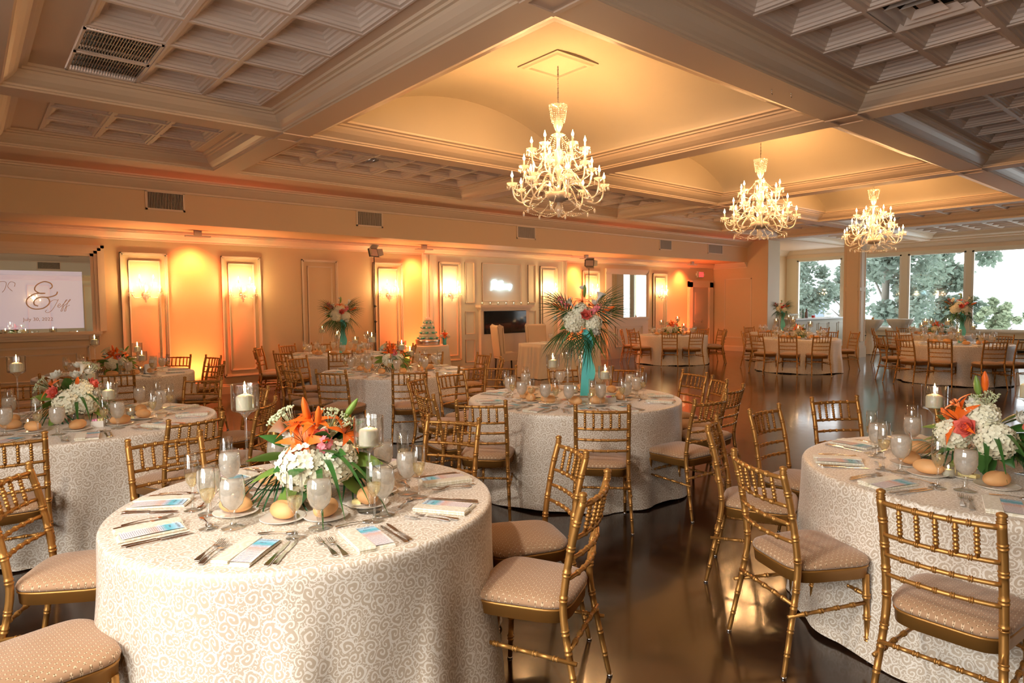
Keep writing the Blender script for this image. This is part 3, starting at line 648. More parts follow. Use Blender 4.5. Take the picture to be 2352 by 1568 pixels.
b = MB(); b.box(14.45, 16.33, YB-.05, YB, 0, 1.1); frame_y(b, 14.77, 16.03, .34, .96, .03, .015, YB-.05); frame_y(b, 14.87, 15.93, .42, .88, .02, .01, YB-.05); struct('trim_64', b, TRIM)
# slide projected on the big mirror's glass
e = empty('projected_slide', (.2, YB-.021, 1.25)); m = MB(); m.add([(-1.3, -.002, .06), (1.33, -.002, .06), (1.33, -.002, .98), (-1.3, -.002, .98)], [(0, 1, 2, 3)]); m.build('light_panel', SLIDE, e)
strokes(AMP, SLTXT, e, (.57, -.006, .38), .44, .010, slant=.15)
strokes(JEFF, SLTXT, e, (.84, -.006, .34), .19, .004, slant=.2)
strokes([[(.0, .5), (-.2, .7), (.1, 1.0), (.5, .95), (.4, .4), (.2, .1)], [(.9, .2), (.6, .6), (.8, 1.0), (1.1, .9), (1.05, .6)]], SLTXT, e, (.25, -.006, .62), .18, .004)
text_obj('July 30, 2022', .075, SLTXT, e, (.72, -.006, .19), (R(90), 0, 0), .0005)
tag(e, 'pale lavender slide with wedding lettering shown across the big mirror', 'projected slide')

# neon sign
e = empty('neon_sign', (10.33, 12.585, 2.0))
strokes(NEON_L, NEON, e, (-.34, -.01, .0), .235, .0085, 'neon_tubing', .12)
tag(e, 'white glowing neon script sign above the fireplace mantel', 'neon sign')
point('neon_light', (10.33, 12.45, 2.05), 1.2, (.5, .8, 1), .15)
# mantel and screen
e = empty('fireplace_mantel', (10.38, 12.6, 0)); m = MB()
m.box(-.87, .87, -.22, 0, 1.57, 1.63); m.box(-.83, .83, -.18, 0, 1.53, 1.57); m.box(-.80, .80, -.14, 0, 1.49, 1.53); m.build('shelf', TRIM, e)
m = MB(); m.box(-.78, -.68, -.1, 0, 0, 1.49); m.box(.68, .78, -.1, 0, 0, 1.49); m.box(-.68, .68, -.1, 0, 1.48, 1.5); m.box(-.68, .68, -.1, 0, 0, .92); m.build('surround', TRIM, e)
tag(e, 'cream fireplace mantel and surround below the neon sign', 'fireplace')
e = empty('fireplace_screen', (10.37, 12.49, 1.2)); m = MB(); m.box(-.665, .665, -.03, .0, -.27, .27); m.build('glass', TV, e)
m = MB(); m.box(-.68, .68, -.012, .01, -.28, -.27); m.box(-.68, .68, -.012, .01, .27, .28); m.box(-.68, -.665, -.012, .01, -.27, .27); m.box(.665, .68, -.012, .01, -.27, .27); m.build('bezel', BLACK, e)
tag(e, 'black glass electric fireplace with faint red embers under the mantel', 'electric fireplace')
def mk_votive():
    e = empty('votive_candle'); g = nocap(); g.lathe([(.0, .0), (.028, .0), (.034, .06), (.036, .062), (.033, .06), (.026, .006)], 14); g.build('glass_cup', GLASS, e)
    w = MB(); w.lathe([(.0, .007), (.025, .008), (.029, .038), (.0, .04)], 12); w.build('wax', WAX, e); f = MB(); f.ball((0, 0, .052), (.004, .004, .010), 6, 5); f.build('flame', FLAME, e); return e
VOT = Proto(mk_votive)
for k in range(7):
    v = VOT.get((9.62+.25*k, 12.47, 1.63)); tag(v, 'small votive candle glass on the fireplace mantel', 'votive candle', 'votives lined along the mantel')

# ------------------------------------------------------------------ sconces and wash lights
def mk_sconce():
    e = empty('wall_sconce')
    m = MB(); m.lathe([(.0, 0), (.05, 0), (.055, .015), (.03, .03), (.02, .05), (.0, .055)], 14, M=Matrix.Rotation(R(90), 4, 'X')); m.build('wall_plate', CHROME, e)
    m = nocap(); m.lathe([(0, -.14), (.012, -.13), (.01, -.10), (.045, -.06), (.05, -.03), (.02, 0), (.03, .03), (.012, .06), (.02, .12), (.008, .2), (0, .24)], 10, (0, -.08, 0)); m.build('crystal_stem', CRYST, e)
    for k, (a, h, rr) in enumerate(((-85, 0, .22), (-0, -.02, .17), (85, 0, .22), (-38, .17, .17), (38, .17, .17))):
        an = R(a); dx, dy = math.sin(an), -math.cos(an)
        p = Vector((dx*rr, -.08+dy*rr*.75, .02+h))
        m = MB(); m.tube([(0, -.08, 0), (p.x*.4, -.08+dy*rr*.3, -.05+h*.3), (p.x*.8, p.y*.9-.005, -.06+h*.8), (p.x, p.y, p.z-.01)], [.008, .007, .006, .006], 6)
        arm = m.build('arm', CRYST, e)
        m = nocap(); m.lathe([(0, 0), (.03, .004), (.05, .016), (.052, .018)], 12, tuple(p)); m.build('drip_pan', CRYST, arm)
        m = MB(); m.lathe([(.010, .0), (.010, .085)], 8, tuple(p)); m.build('candle_sleeve', CANDLE, arm)
        m = MB(); m.lathe([(.004, .085), (.013, .10), (.011, .12), (.002, .15)], 8, tuple(p)); m.build('bulb', BULB, arm)
        m = MB()
        for q in range(5):
            t = 2*math.pi*q/5; m.ball((p.x+.045*math.cos(t), p.y+.045*math.sin(t), p.z-.03), (.006, .006, .02), 5, 4)
        m.build('crystal_drops', CRYST, arm)
    return e
SC = Proto(mk_sconce)
SCN = [(2.44, YB, 'leftmost sconce, in the first lit wall panel beside the big mirror'), (4.07, YB, 'sconce in the second lit wall panel from the left'), (7.2, YB, 'sconce in the panel behind the tall light stand, left of the fireplace'),
       (8.77, 12.6, 'sconce directly left of the fireplace niches'), (11.95, 12.6, 'sconce directly right of the fireplace niches'), (13.75, YB, 'sconce behind the big tall floral centrepiece, right of the fireplace wall'),
       (16.97, YB, 'sconce between the small mirror and the exit door'), (22.4, YB, 'sconce on the pale wall in the bar alcove')]
for x, y, lb in SCN:
    s = SC.get((x, y, 1.86)); tag(s, 'five-light crystal '+lb, 'wall sconce')
    for dx in (-.16, 0, .16): point('sconce_light', (x+dx, y-.20, 2.03 if dx else 2.16), P_SCONCE*1.7, (1, .66, .28), .03)
for x in (2.2, 4.5):
    s = SC.get((x, YN, 1.86), math.pi); tag(s, 'crystal sconce on the opposite wall, reflected in the big mirror', 'wall sconce', 'sconces on the opposite wall')
    point('sconce_light', (x, YN+.25, 2.08), P_SCONCE*4, (1, .66, .28), .05)
b = MB(); frame_y(b, 22.05, 22.75, .4, 2.5, .03, .015); struct('trim_65', b, TRIM)
# wash fixtures on the soffit
for x, lb in ((3.2, 'left of the second sconce panel'), (7.85, 'above the wedding cake'), (13.05, 'right of the fireplace wall'), (18.0, 'left of the exit door')):
    e = empty('wash_fixture', (x, 12.25, 2.97)); m = MB(); m.box(-.06, .06, -.03, .03, -.09, 0); m.build('bracket', GRILLE, e)
    m = MB(); m.box(-.20, .20, -.06, .06, -.115, -.09); m.build('bar', GRILLE, e); tag(e, 'ceiling wash light fixture '+lb, 'stage light')
    spot('wash_light', (x, 12.40, 2.83), (x, 12.9, .9), P_WASH, (1, .15, .035), 105, .9, .10)
    spot('uplight', (x, 12.45, .12), (x, 12.9, 1.9), P_WASH*1.1, (1, .13, .035), 105, 1, .08)
    e = empty('floor_uplight', (x, 12.45, 0)); m = MB(); m.lathe([(.07, 0), (.08, .01), (.08, .09), (.06, .10), (.06, .07)], 14); m.build('can', BLACK, e); tag(e, 'small black floor uplight at the foot of the wall, '+lb, 'uplight')

# unseen downlight added above and left of the camera to brighten the nearest table
for (x, y, p) in ((-.5, 1.9, 330),):
    e = empty('added_fillspot', (x, y, ZB)); m = MB(); m.lathe([(.12, 0), (.13, -.008), (.10, -.008), (.09, .03), (0, .03)], 24); m.build('trim_ring', COFF, e)
    tag(e, 'added unseen ceiling downlight above the left side of the nearest table', 'fillspot')
    spot('fillspot', (x, y, ZB-.03), (x+1.5, y+.8, .75), p, (1, .94, .87), 110, 1.0, .12)
# ------------------------------------------------------------------ chandeliers
def arm_pts(r, z0, z1, zc):
    return [(.04, 0, z0), (.12*r/.55+.02, 0, z0+.10), (.28*r/.55, 0, z0+.09), (.42*r/.55, 0, z0-.08), (.62*r, 0, z1-.16), (.80*r, 0, z1-.19), (.95*r, 0, z1-.13), (r, 0, z1)]
def beads(mb, p, q, sag, step=.022, r=.0062):
    p, q = Vector(p), Vector(q); n = max(3, int((q-p).length*(1+sag)/step))
    for k in range(n+1):
        t = k/n; c = p.lerp(q, t); c.z -= sag*4*t*(1-t)*(q-p).length; mb.ball(c, r, 5, 4)
def mk_chand():
    e = empty('chandelier')
    m = MB(); z = 1.30
    while z < 1.76: m.ball((0, 0, z), (.007 if int(z*40) % 2 else .012, .012 if int(z*40) % 2 else .007, .016), 6, 4); z += .026
    m.lathe([(.0, 1.74), (.025, 1.745), (.025, 1.76)], 12); m.build('chain', GRILLE, e)
    m = nocap(); m.lathe([(.105, 1.29), (.10, 1.285), (.02, 1.27), (.012, 1.2), (.03, 1.17), (.012, 1.14)], 16); m.build('canopy', CRYST, e)
    m = MB()
    for k in range(18):
        a = 2*math.pi*k/18; beads(m, (.105*math.cos(a), .105*math.sin(a), 1.285), (.075*math.cos(a), .075*math.sin(a), 1.10), .02, .022, .0075)
    m.build('canopy_beads', CRYST, e)
    m = nocap(); m.lathe([(0, 1.2), (.02, 1.18), (.05, 1.10), (.055, 1.06), (.03, 1.0), (.014, .98), (.07, .96), (.08, .95), (.03, .93), (.02, .86), (.022, .80), (.045, .77), (.05, .73), (.03, .68), (.015, .62), (.05, .58), (.06, .55), (.02, .5), (.016, .36), (.03, .3), (.02, .24)], 16); m.build('stem', CRYST, e)
    m = nocap(); m.lathe([(.0, .30), (.10, .295), (.15, .27), (.12, .21), (.05, .18), (0, .175)], 18); m.build('receiver_bowl', GRILLE, e)
    m = nocap(); m.lathe([(0, -.0), (.02, .012), (.014, .03), (.045, .07), (.05, .10), (.02, .15), (.02, .18)], 14); m.build('finial', CRYST, e)
    tiers = [(8, .545, .28, .36, 0), (6, .41, .42, .55, 20), (6, .31, .62, .77, 5)]
    tips = []
    for (n, r, z0, z1, off) in tiers:
        am = MB(); am.tube(smooth(arm_pts(r, z0, z1, 0), 3), .0095, 6); ame = am.mesh('arm', CRYST)
        pn = nocap(); pn.lathe([(.008, -.02), (.02, 0), (.05, .012), (.062, .03), (.064, .032)], 12, (r, 0, z1)); pme = pn.mesh('drip_pan', CRYST)
        cs = MB(); cs.lathe([(.011, .005), (.011, .095)], 8, (r, 0, z1)); cme = cs.mesh('candle_sleeve', CANDLE)
        bl = MB(); bl.lathe([(.004, .095), (.015, .112), (.015, .125), (.006, .15), (.001, .17)], 8, (r, 0, z1)); bme = bl.mesh('bulb', BULB)
        dr = MB()
        for q in range(6):
            t = 2*math.pi*q/6; x, y = r+.058*math.cos(t), .058*math.sin(t)
            dr.ball((x, y, z1+.008), .006, 5, 4); dr.ball((x, y, z1-.022), (.009, .009, .021), 6, 4)
        dme = dr.mesh('crystal_drops', CRYST); tr = []
        for k in range(n):
            a = 2*math.pi*k/n+R(off)
            arm = bpy.data.objects.new('arm', ame); C.objects.link(arm); arm.parent = e; arm.rotation_euler = (0, 0, a)
            for nm, me in (('drip_pan', pme), ('candle_sleeve', cme), ('bulb', bme), ('crystal_drops', dme)):
                o = bpy.data.objects.new(nm, me); C.objects.link(o); o.parent = arm
            tr.append((r*math.cos(a), r*math.sin(a), z1-.01))
        tips.append(tr)
    def garland(p, q, sag, nm='bead_garland'):
        g = MB(); beads(g, p, q, sag); g.build(nm, CRYST, e)
    for k in range(8):
        garland(tips[0][k], tips[0][(k+1) % 8], .16); a = 2*math.pi*(k+.5)/8; ca, sa = math.cos(a), math.sin(a)
        garland((.14*ca, .14*sa, .26), (.42*ca, .42*sa, .10), .12); garland((.42*ca, .42*sa, .10), (.05*ca, .05*sa, .05), .1)
        g = MB(); g.ball((.42*ca, .42*sa, .06), (.013, .013, .03), 6, 5); g.build('pendant', CRYST, e)
    for t in (1, 2):
        for k in range(6): garland(tips[t][k], tips[t][(k+1) % 6], .14)
    for k in range(6):
        garland((.075*math.cos(k), .075*math.sin(k), .95), tips[2][k], .12); garland(tips[2][k], tips[1][k], .1); garland(tips[1][k], tips[0][k], .08)
        a = 2*math.pi*k/6; garland((.08*math.cos(a), .08*math.sin(a), .95), (.13*math.cos(a), .13*math.sin(a), .58), .05); garland((.13*math.cos(a), .13*math.sin(a), .58), (.15*math.cos(a), .15*math.sin(a), .28), .05)
    return e
CH = Proto(mk_chand)
for k, (x, y, rz, lb) in enumerate(((5.37, 5.48, 12, 'nearest and largest looking'), (9.92, 5.48, 33, 'middle'), (14.45, 5.48, 51, 'farthest and rightmost'))):
    c = CH.get((x, y, 2.635), R(rz)); tag(c, lb+' of the three tiered crystal chandeliers hanging from vaulted ceiling bays', 'chandelier')
    for (n, r, z, off) in ((8, .545, .36, 0), (4, .41, .55, 20), (4, .31, .77, 5)):
        for q in range(n):
            a = 2*math.pi*q/n+R(off+rz); point('chandelier_light', (x+r*math.cos(a), y+r*math.sin(a), 2.635+z+.20), P_CHAND, WARM, .02)
    m = MB(); h = .33; ring(m, x-h, x+h, y-h, y+h, [(0, -.004), (0, -.03), (.03, -.035), (.05, -.05), (.09, -.05), (.10, -.03), (.33, -.03)], 0, 4.40); struct('trim_%d' % (70+k), m, DOME)

# ------------------------------------------------------------------ chiavari chair
def mk_chair():
    e = empty('chiavari_chair')
    def knob(mb, p, q, r, n=10, rings=(), rr=1.35, sg=8, caps=False):
        p, q = Vector(p), Vector(q); L = (q-p).length; pts = []; rad = []
        ts = {0.0: 1.0, 1.0: 1.0}
        for t in rings:
            for d, s in ((-.011, 1), (-.009, rr), (-.005, rr), (-.003, 1.02), (.003, 1.02), (.005, rr), (.009, rr), (.011, 1)):
                u = t+d/L
                if 0 < u < 1: ts[u] = s
        for t in sorted(ts): pts.append(p.lerp(q, t)); rad.append((r if not hasattr(r, '__len__') else r[0]+(r[1]-r[0])*t)*ts[t])
        mb.tube(pts, rad, n)
    for sx in (-1, 1):
        P = [(sx*.212, -.275, 0), (sx*.200, -.235, .20), (sx*.187, -.195, .42), (sx*.186, -.20, .55), (sx*.186, -.235, .75), (sx*.186, -.272, .885)]
        pts = smooth(P, 5); m = MB(); rad = []; qs = []
        zr = [.10, .20, .30, .37, .50, .60, .70, .80]
        zs = sorted([p.z for p in pts]+[z+d for z in zr for d in (-.011, -.009, -.005, -.003, .003, .005, .009, .011)])
        def at(z):
            for i in range(len(pts)-1):
                if pts[i].z <= z <= pts[i+1].z+1e-9: t = (z-pts[i].z)/max(1e-9, pts[i+1].z-pts[i].z); return pts[i].lerp(pts[i+1], t)
            return pts[-1]
        for z in zs:
            base = .0105+.005*min(1, z/.42); k = 1
            for q in zr:
                if .0035 < abs(z-q) < .010: k = 1.16
            qs.append(at(z)); rad.append(base*k)
        m.tube(qs, rad, 10); p = pts[-1]
        m.lathe([(.0155, 0), (.0175, .003), (.013, .008), (.017, .012), (.012, .017), (.0175, .024), (.016, .032), (.006, .037), (0, .038)], 10, tuple(p)); post = m.build('back_post', GOLD, e)
        f = MB(); f.lathe([(.011, 0), (.013, .004), (.011, .01)], 8, (sx*.212, -.275, 0)); f.build('foot_glide', CHROME, post)
        m = MB(); knob(m, (sx*.182, .185, 0), (sx*.178, .165, .40), (.0105, .0155), 10, (.25, .5, .75)); leg = m.build('leg', GOLD, e)
        f = MB(); f.lathe([(.011, 0), (.013, .004), (.011, .01)], 8, (sx*.182, .185, 0)); f.build('foot_glide', CHROME, leg)
    def bow(z, bowd, r, rings, nm='rail'):
        y0 = -.20-.072*max(0, (z-.5)/.385)
        pts = [Vector((-.18+.36*k/20, y0-bowd*(1-((k-10)/10)**2), z)) for k in range(21)]; rad = [r]*21; P2 = []; R2 = []
        for k in range(21):
            P2.append(pts[k]); R2.append(r)
            if k in rings and k < 20:
                for d, s in ((.006, 1.), (.008, 1.4), (.013, 1.4), (.015, 1.), (.019, 1.), (.021, 1.4), (.026, 1.4), (.0275, 1.)):
                    q = pts[k].lerp(pts[k+1], min(.99, d/(.36/20)*.55)); P2.append(q); R2.append(r*s)
        m = MB(); m.tube(P2, R2, 8); m.build(nm, GOLD, e)
    bow(.868, .030, .0105, (3, 6, 9, 12, 15), 'top_rail')
    for z in (.742, .662, .582): bow(z, .026, .009, (3, 6, 9, 12, 15))
    for k in range(5):
        x = -.12+.06*k; bd = 1-(x/.18)**2
        m = MB(); knob(m, (x, -.20-.045-.026*bd, .742), (x, -.20-.069-.030*bd, .868), .0078, 8, (.25, .5, .75), 1.4); m.build('spindle', GOLD, e)
    # seat frame: a flat band round the cushion
    def outline(o=0, n=48):
        pts = []
        for k in range(n):
            a = 2*math.pi*k/n; c, s = math.cos(a), math.sin(a); ex = .42
            x = math.copysign(abs(c)**ex, c); y = math.copysign(abs(s)**ex, s)
            w = .192 + .014*y; pts.append((x*(w+o), y*(.198+o)))
        return pts
    def band(nm, mat, lay, cap=True):
        m = MB(); n = 48; vs = []
        for (o, z) in lay: vs += [(x, y, z) for x, y in outline(o)]
        fs = [(j*n+i, j*n+(i+1) % n, (j+1)*n+(i+1) % n, (j+1)*n+i) for j in range(len(lay)-1) for i in range(n)]
        m.add(vs, fs, True)
        m.add([(x, y, lay[-1][1]) for x, y in outline(lay[-1][0])], [tuple(range(n))], True); m.add([(x, y, lay[0][1]) for x, y in outline(lay[0][0])], [tuple(range(n-1, -1, -1))])
        return m.build(nm, mat, e)
    band('seat_frame', GOLDF, [(-.012, .388), (0, .39), (.003, .435), (.007, .438), (.007, .444), (0, .446)])
    band('seat', SEAT, [(-.01, .446), (.006, .449), (.010, .460), (.004, .474), (-.015, .486), (-.045, .495), (-.09, .501), (-.14, .504)])
    for sx in (-1, 1):
        m = MB(); knob(m, (sx*.205, -.252, .265), (sx*.180, .178, .27), .0085, 8, (.2, .4, .6, .8), 1.4); m.build('stretcher', GOLD, e)
    for (y, z, w) in ((-.225, .315, .195), (.172, .30, .178)):
        m = MB(); knob(m, (-w, y, z), (w, y, z), .0085, 8, (.15, .32, .5, .68, .85), 1.4); m.build('stretcher', GOLD, e)
    return e
CHAIR = Proto(mk_chair)
TB = {'T1': (1.15, 2.76, .80), 'T2': (4.27, 4.17, .96), 'T3': (4.36, 7.56, .95), 'TL': (.66, 5.88, .935), 'LB': (1.52, 9.84, .91), 'TR': (3.95, .89, .89),
      'A': (14.9, 10.76, .93), 'B': (15.24, 7.38, .90), 'C': (15.3, 4.17, .95), 'T4': (5.17, 11.0, .92), 'E': (17.72, 9.09, .90), 'D': (19.28, 5.8, .90)}
TN = {'T1': 'nearest table', 'T2': 'centre table', 'T3': 'table behind-left of the centre table', 'TL': 'left middle table', 'LB': 'table by the big mirror', 'TR': 'right foreground table',
      'A': 'table by the exit door', 'B': 'table before the bar', 'C': 'far right window table', 'T4': 'back table facing the panelled wall', 'E': 'table beside the bar', 'D': 'farthest window table'}
REG = []
def reg(o, desc, cat, t, prep, group):
    REG.append((o, desc, cat, t, prep, group))
CH_LIST = [['T1',0.861,3.715,-174.8],['T1',2.117,3.26,-244.6],['T1',1.568,3.688,-192.1],['T1',2.088,2.404,66.4],['T1',1.779,1.979,27.3],['T1',0.36,3.415,-118.2],['T2',3.599,3.224,-47.2],['T2',4.297,3.01,-4.2],['T2',4.971,3.245,9.2],['T2',5.275,3.59,52.9],['T2',5.56,3.997,73.9],['T2',5.412,4.642,-257.8],['T2',5.1,4.98,-200.1],['T2',4.592,5.751,-236.4],['T2',4.012,5.464,-175.4],['T2',3.577,5.312,-147.6],['T2',3.137,4.462,-100.1],['T2',3.121,4.002,-47.7],['T3',4.615,6.439,-3.5],['T3',5.302,6.9,55.0],['T3',5.639,7.661,-275.7],['T3',5.278,8.252,-233.0],['T3',3.923,6.496,-29.5],['T3',3.353,7.005,-55.2],['T3',3.21,7.551,-82.3],['T3',3.314,8.112,-122.3],['T3',3.745,8.858,-159.6],['T4',4.723,9.973,-23.5],['T4',4.168,10.5,-63.5],['T4',4.833,12.068,-162.5],['T4',4.268,11.675,-125.0],['T4',4.073,11.257,-105.0],['T4',5.403,12.095,-192.0],['T4',6.254,11.28,-255.5],['T4',6.193,10.545,66.0],['TL',1.064,4.819,17.4],['TL',0.173,4.855,-5.5],['TL',1.68,6.871,-219.5],['TL',1.787,6.018,-263.0],['TL',0.396,7.641,-185.5],['LB',2.579,10.174,-252.5],['LB',2.298,9.048,44.5],['LB',2.305,10.625,-225.0],['LB',1.549,10.95,-181.5],['LB',0.914,8.894,-28.5],['LB',1.346,8.729,-13.0],['A',14.276,11.702,-146.5],['A',14.822,11.887,-176.0],['A',13.785,10.946,-99.5],['A',13.952,10.144,-57.0],['A',14.36,9.767,-28.5],['A',15.837,10.128,56.0],['A',15.44,9.767,28.5],['A',16.029,10.72,88.0],['B',14.168,7.667,-105.0],['B',14.173,7.074,-74.0],['B',14.462,6.588,-44.5],['B',16.126,6.712,53.0],['B',15.753,8.365,-207.5],['B',16.344,7.264,84.0],['E',18.682,8.543,60.5],['B',15.211,8.49,-178.5],['E',18.123,10.122,-201.5],['C',14.23,4.592,-111.5],['C',14.154,4.08,-85.5],['C',14.412,3.439,-50.5],['C',14.592,5.077,-142.0],['D',18.258,6.221,-112.5],['C',15.901,5.15,-211.5],['C',16.381,3.776,70.0],['D',18.771,6.781,-152.5],['D',20.041,6.608,-223.0],['TR',2.981,1.389,-116.8],['TR',3.546,1.941,-154.8],['TR',4.135,1.964,-181.3],['TR',4.827,1.893,-210.9],['TR',5.184,1.194,-208.6],['TR',2.869,0.75,-90.5],['T1',0.15,2.62,-82],['TL',1.55,5.17,51.7],['C',14.72,3.13,-30]]
for t, x, y, a in CH_LIST:
    c = CHAIR.get((x, y, 0), R(a)); reg(c, 'gold bamboo-style chair with tan seat', 'chair', t, 'at', 'gold chairs around the %s' % TN[t])
    c.location.x += rnd.uniform(-.004, .004)

# ------------------------------------------------------------------ tables
TZ = .765
def table(t):
    cx, cy, rr = TB[t]; near = t in ('T1', 'T2', 'T3', 'TL', 'TR', 'LB')
    e = empty('round_table', (cx, cy, 0)); m = MB(); m.lathe([(0, .735), (rr-.01, .735), (rr-.004, .745), (rr-.01, .755), (0, .755)], 48); m.build('tabletop', DLEG, e)
    for k in range(4):
        a = R(45+90*k); m = MB(); m.tube([(.5*math.cos(a), .5*math.sin(a), .735), (.55*math.cos(a), .55*math.sin(a), 0)], .016, 8); m.build('leg', DLEG, e)
    tag(e, 'round folding banquet table hidden under cloth, the '+TN[t], 'table')
    r_ = random.Random(hash_(t)); n = 320 if near else 160; H = 26 if near else 12
    ph = [(r_.uniform(0, 6.28), r_.choice((7, 9, 11, 13, 16, 19)), r_.uniform(.4, 1)) for _ in range(5)]
    def fold(a):
        s = sum(w*math.sin(k*a+p) for p, k, w in ph)/2.4
        return math.copysign(abs(s)**.8, s)
    rings = [(0, 0)]+[(rr*q/6, 0) for q in range(1, 6)]+[(rr*.97, 0), (rr*.992, -.001), (rr+.002, -.005), (rr+.007, -.016)]
    m = MB(); m.capit = False; vs = []; uvs = []
    for q, z in rings:
        for i in range(n): a = 2*math.pi*i/n; vs.append((q*math.cos(a), q*math.sin(a), TZ+z)); uvs.append((q*math.cos(a), q*math.sin(a)))
    nt_ = len(rings); fl = .07
    drp = [(k+1)/H for k in range(H)]
    for u in drp:
        for i in range(n):
            a = 2*math.pi*i/n; f = fold(a+.12*u*math.sin(3*a)); am = .042*min(1, u*1.4)**1.3
            q = rr+.008+fl*u*u*.8+am*(f*.8+.35*abs(f)); z = TZ-.016-(TZ-.030)*u+ (.010*math.sin(6*a+ph[0][0]) if u > .95 else 0)
            vs.append((q*math.cos(a), q*math.sin(a), max(.006, z))); uvs.append(None)
    fs = []; fu = []
    for j in range(nt_+H-1):
        for i in range(n):
            i2 = (i+1) % n; fs.append((j*n+i, (j+1)*n+i, (j+1)*n+i2, j*n+i2))
            if j < nt_-1: fu.append([uvs[j*n+i], uvs[(j+1)*n+i], uvs[(j+1)*n+i2], uvs[j*n+i2]])
            else:
                z0 = vs[j*n][2]; z1 = vs[(j+1)*n][2]; c0 = i/n*2*math.pi*rr*1.1; c1 = (i+1)/n*2*math.pi*rr*1.1
                fu.append([(c0, z0), (c0, z1), (c1, z1), (c1, z0)])
    m.add(vs, fs, True, 0, fu)
    o = m.build('tablecloth', CLOTH, None, (cx, cy, 0))
    reg(o, 'floor-length ivory damask tablecloth draped', 'tablecloth', t, 'over', None)
def hash_(s): return sum(ord(c)*31**i for i, c in enumerate(s)) % 10007
for t in TB: table(t)

# ------------------------------------------------------------------ tableware prototypes
def mk_goblet():
    e = empty('water_goblet'); m = nocap()
    m.lathe([(0, .0), (.036, .001), (.036, .003), (.012, .008), (.007, .02), (.009, .034), (.006, .042), (.012, .056), (.030, .075), (.038, .10), (.038, .13), (.033, .163), (.0315, .164)], 20); m.build('glass', GLASS, e)
    m = nocap(); m.lathe([(0, .058), (.012, .060), (.029, .077), (.0365, .10), (.0365, .13), (.034, .148), (0, .149)], 18); m.build('ice_water', WATER, e); return e
def mk_flute():
    e = empty('champagne_flute'); m = nocap()
    m.lathe([(0, .0), (.031, .001), (.031, .003), (.008, .007), (.004, .02), (.004, .075), (.009, .085), (.021, .105), (.025, .135), (.0235, .205), (.0225, .206)], 18); m.build('glass', GLASS, e)
    m = nocap(); m.lathe([(0, .086), (.008, .087), (.0195, .106), (.0232, .130), (0, .131)], 14); m.build('champagne', CHAMP, e); return e
def mk_plate():
    e = empty('bread_plate'); m = nocap(); m.lathe([(0, .004), (.045, .004), (.05, .002), (.052, 0), (.054, .002), (.078, .011), (.079, .0125), (.076, .0125), (.052, .0065), (0, .006)], 28); m.build('plate', PORC, e); return e
def mk_plate1():
    m = nocap(); m.lathe([(0, .004), (.045, .004), (.05, .002), (.052, 0), (.054, .002), (.078, .011), (.079, .0125), (.076, .0125), (.052, .0065), (0, .006)], 28); return m.build('bread_plate', PORC)
def mk_roll():
    m = MB(); nu, nv = 20, 12; vs = []; fs = []
    m.ball((0, 0, .026), (.058, .036, .026), nu, nv)
    out = []
    for (x, y, z) in m.v:
        t = z-.026; zz = .026+t*(1.0 if t < 0 else 1.25) ; k = 1-.25*abs(x/.058)**3
        if t > 0: zz -= .006*math.exp(-((y-.25*x)/.006)**2)*(1-abs(x/.058))
        out.append((x, y*k, max(.0035, zz)))
    m.v = out; return m.build('bread_roll', CRUST)
def mk_fork():
    m = MB(); prof = [(-.095, .009, .003), (-.085, .010, .004), (-.04, .0045, .008), (0, .0028, .010), (.030, .003, .008), (.036, .009, .006), (.050, .0115, .004)]
    vs = []
    for y, w, z in prof: vs += [(-w, y, z), (w, y, z), (w, y, z+.002), (-w, y, z+.002)]
    fs = [(j*4+k, j*4+(k+1) % 4, (j+1)*4+(k+1) % 4, (j+1)*4+k) for j in range(len(prof)-1) for k in range(4)]
    m.add(vs, fs+[(3, 2, 1, 0)], False)
    for k in range(4):
        x = -.0098+.0065*k; P = [(.050, .004), (.072, .005), (.094, .009)]; vs = []
        for y, z in P: vs += [(x-.0013, y, z), (x+.0016, y, z), (x+.0016, y, z+.0018), (x-.0013, y, z+.0018)]
        m.add(vs, [(j*4+q, j*4+(q+1) % 4, (j+1)*4+(q+1) % 4, (j+1)*4+q) for j in range(2) for q in range(4)]+[(8, 9, 10, 11)])
    return m.build('fork', STEEL)
def mk_knife():
    e = empty('table_knife'); m = MB(); prof = [(-.105, .006, .004), (-.095, .009, .005), (-.05, .0065, .005), (0, .005, .0045), (.008, .006, .004)]
    vs = []
    for y, w, h in prof: vs += [(-w, y, 0), (w, y, 0), (w, y, h), (-w, y, h)]
    m.add(vs, [(j*4+k, j*4+(k+1) % 4, (j+1)*4+(k+1) % 4, (j+1)*4+k) for j in range(4) for k in range(4)]+[(3, 2, 1, 0), (16, 17, 18, 19)]); m.build('handle', STEEL, e)
    m = MB(); P = [(.008, -.005, .006), (.04, -.006, .0085), (.09, -.006, .009), (.115, -.003, .006), (.125, .002, .003)]; vs = []
    for y, a, c in P: vs += [(a, y, .001), (c, y, .001), (c, y, .0022), (a, y, .0022)]
    m.add(vs, [(j*4+k, j*4+(k+1) % 4, (j+1)*4+(k+1) % 4, (j+1)*4+k) for j in range(4) for k in range(4)]+[(16, 17, 18, 19)]); m.build('blade', STEEL, e); return e
def mk_spoon():
    m = MB(); prof = [(-.075, .007, .003), (-.06, .008, .004), (-.02, .003, .008), (.03, .0028, .006)]; vs = []
    for y, w, z in prof: vs += [(-w, y, z), (w, y, z), (w, y, z+.002), (-w, y, z+.002)]
    m.add(vs, [(j*4+k, j*4+(k+1) % 4, (j+1)*4+(k+1) % 4, (j+1)*4+k) for j in range(3) for k in range(4)]+[(3, 2, 1, 0)])
    m.ball((0, .05, .005), (.0155, .024, .0045), 14, 6); return m.build('spoon', STEEL)
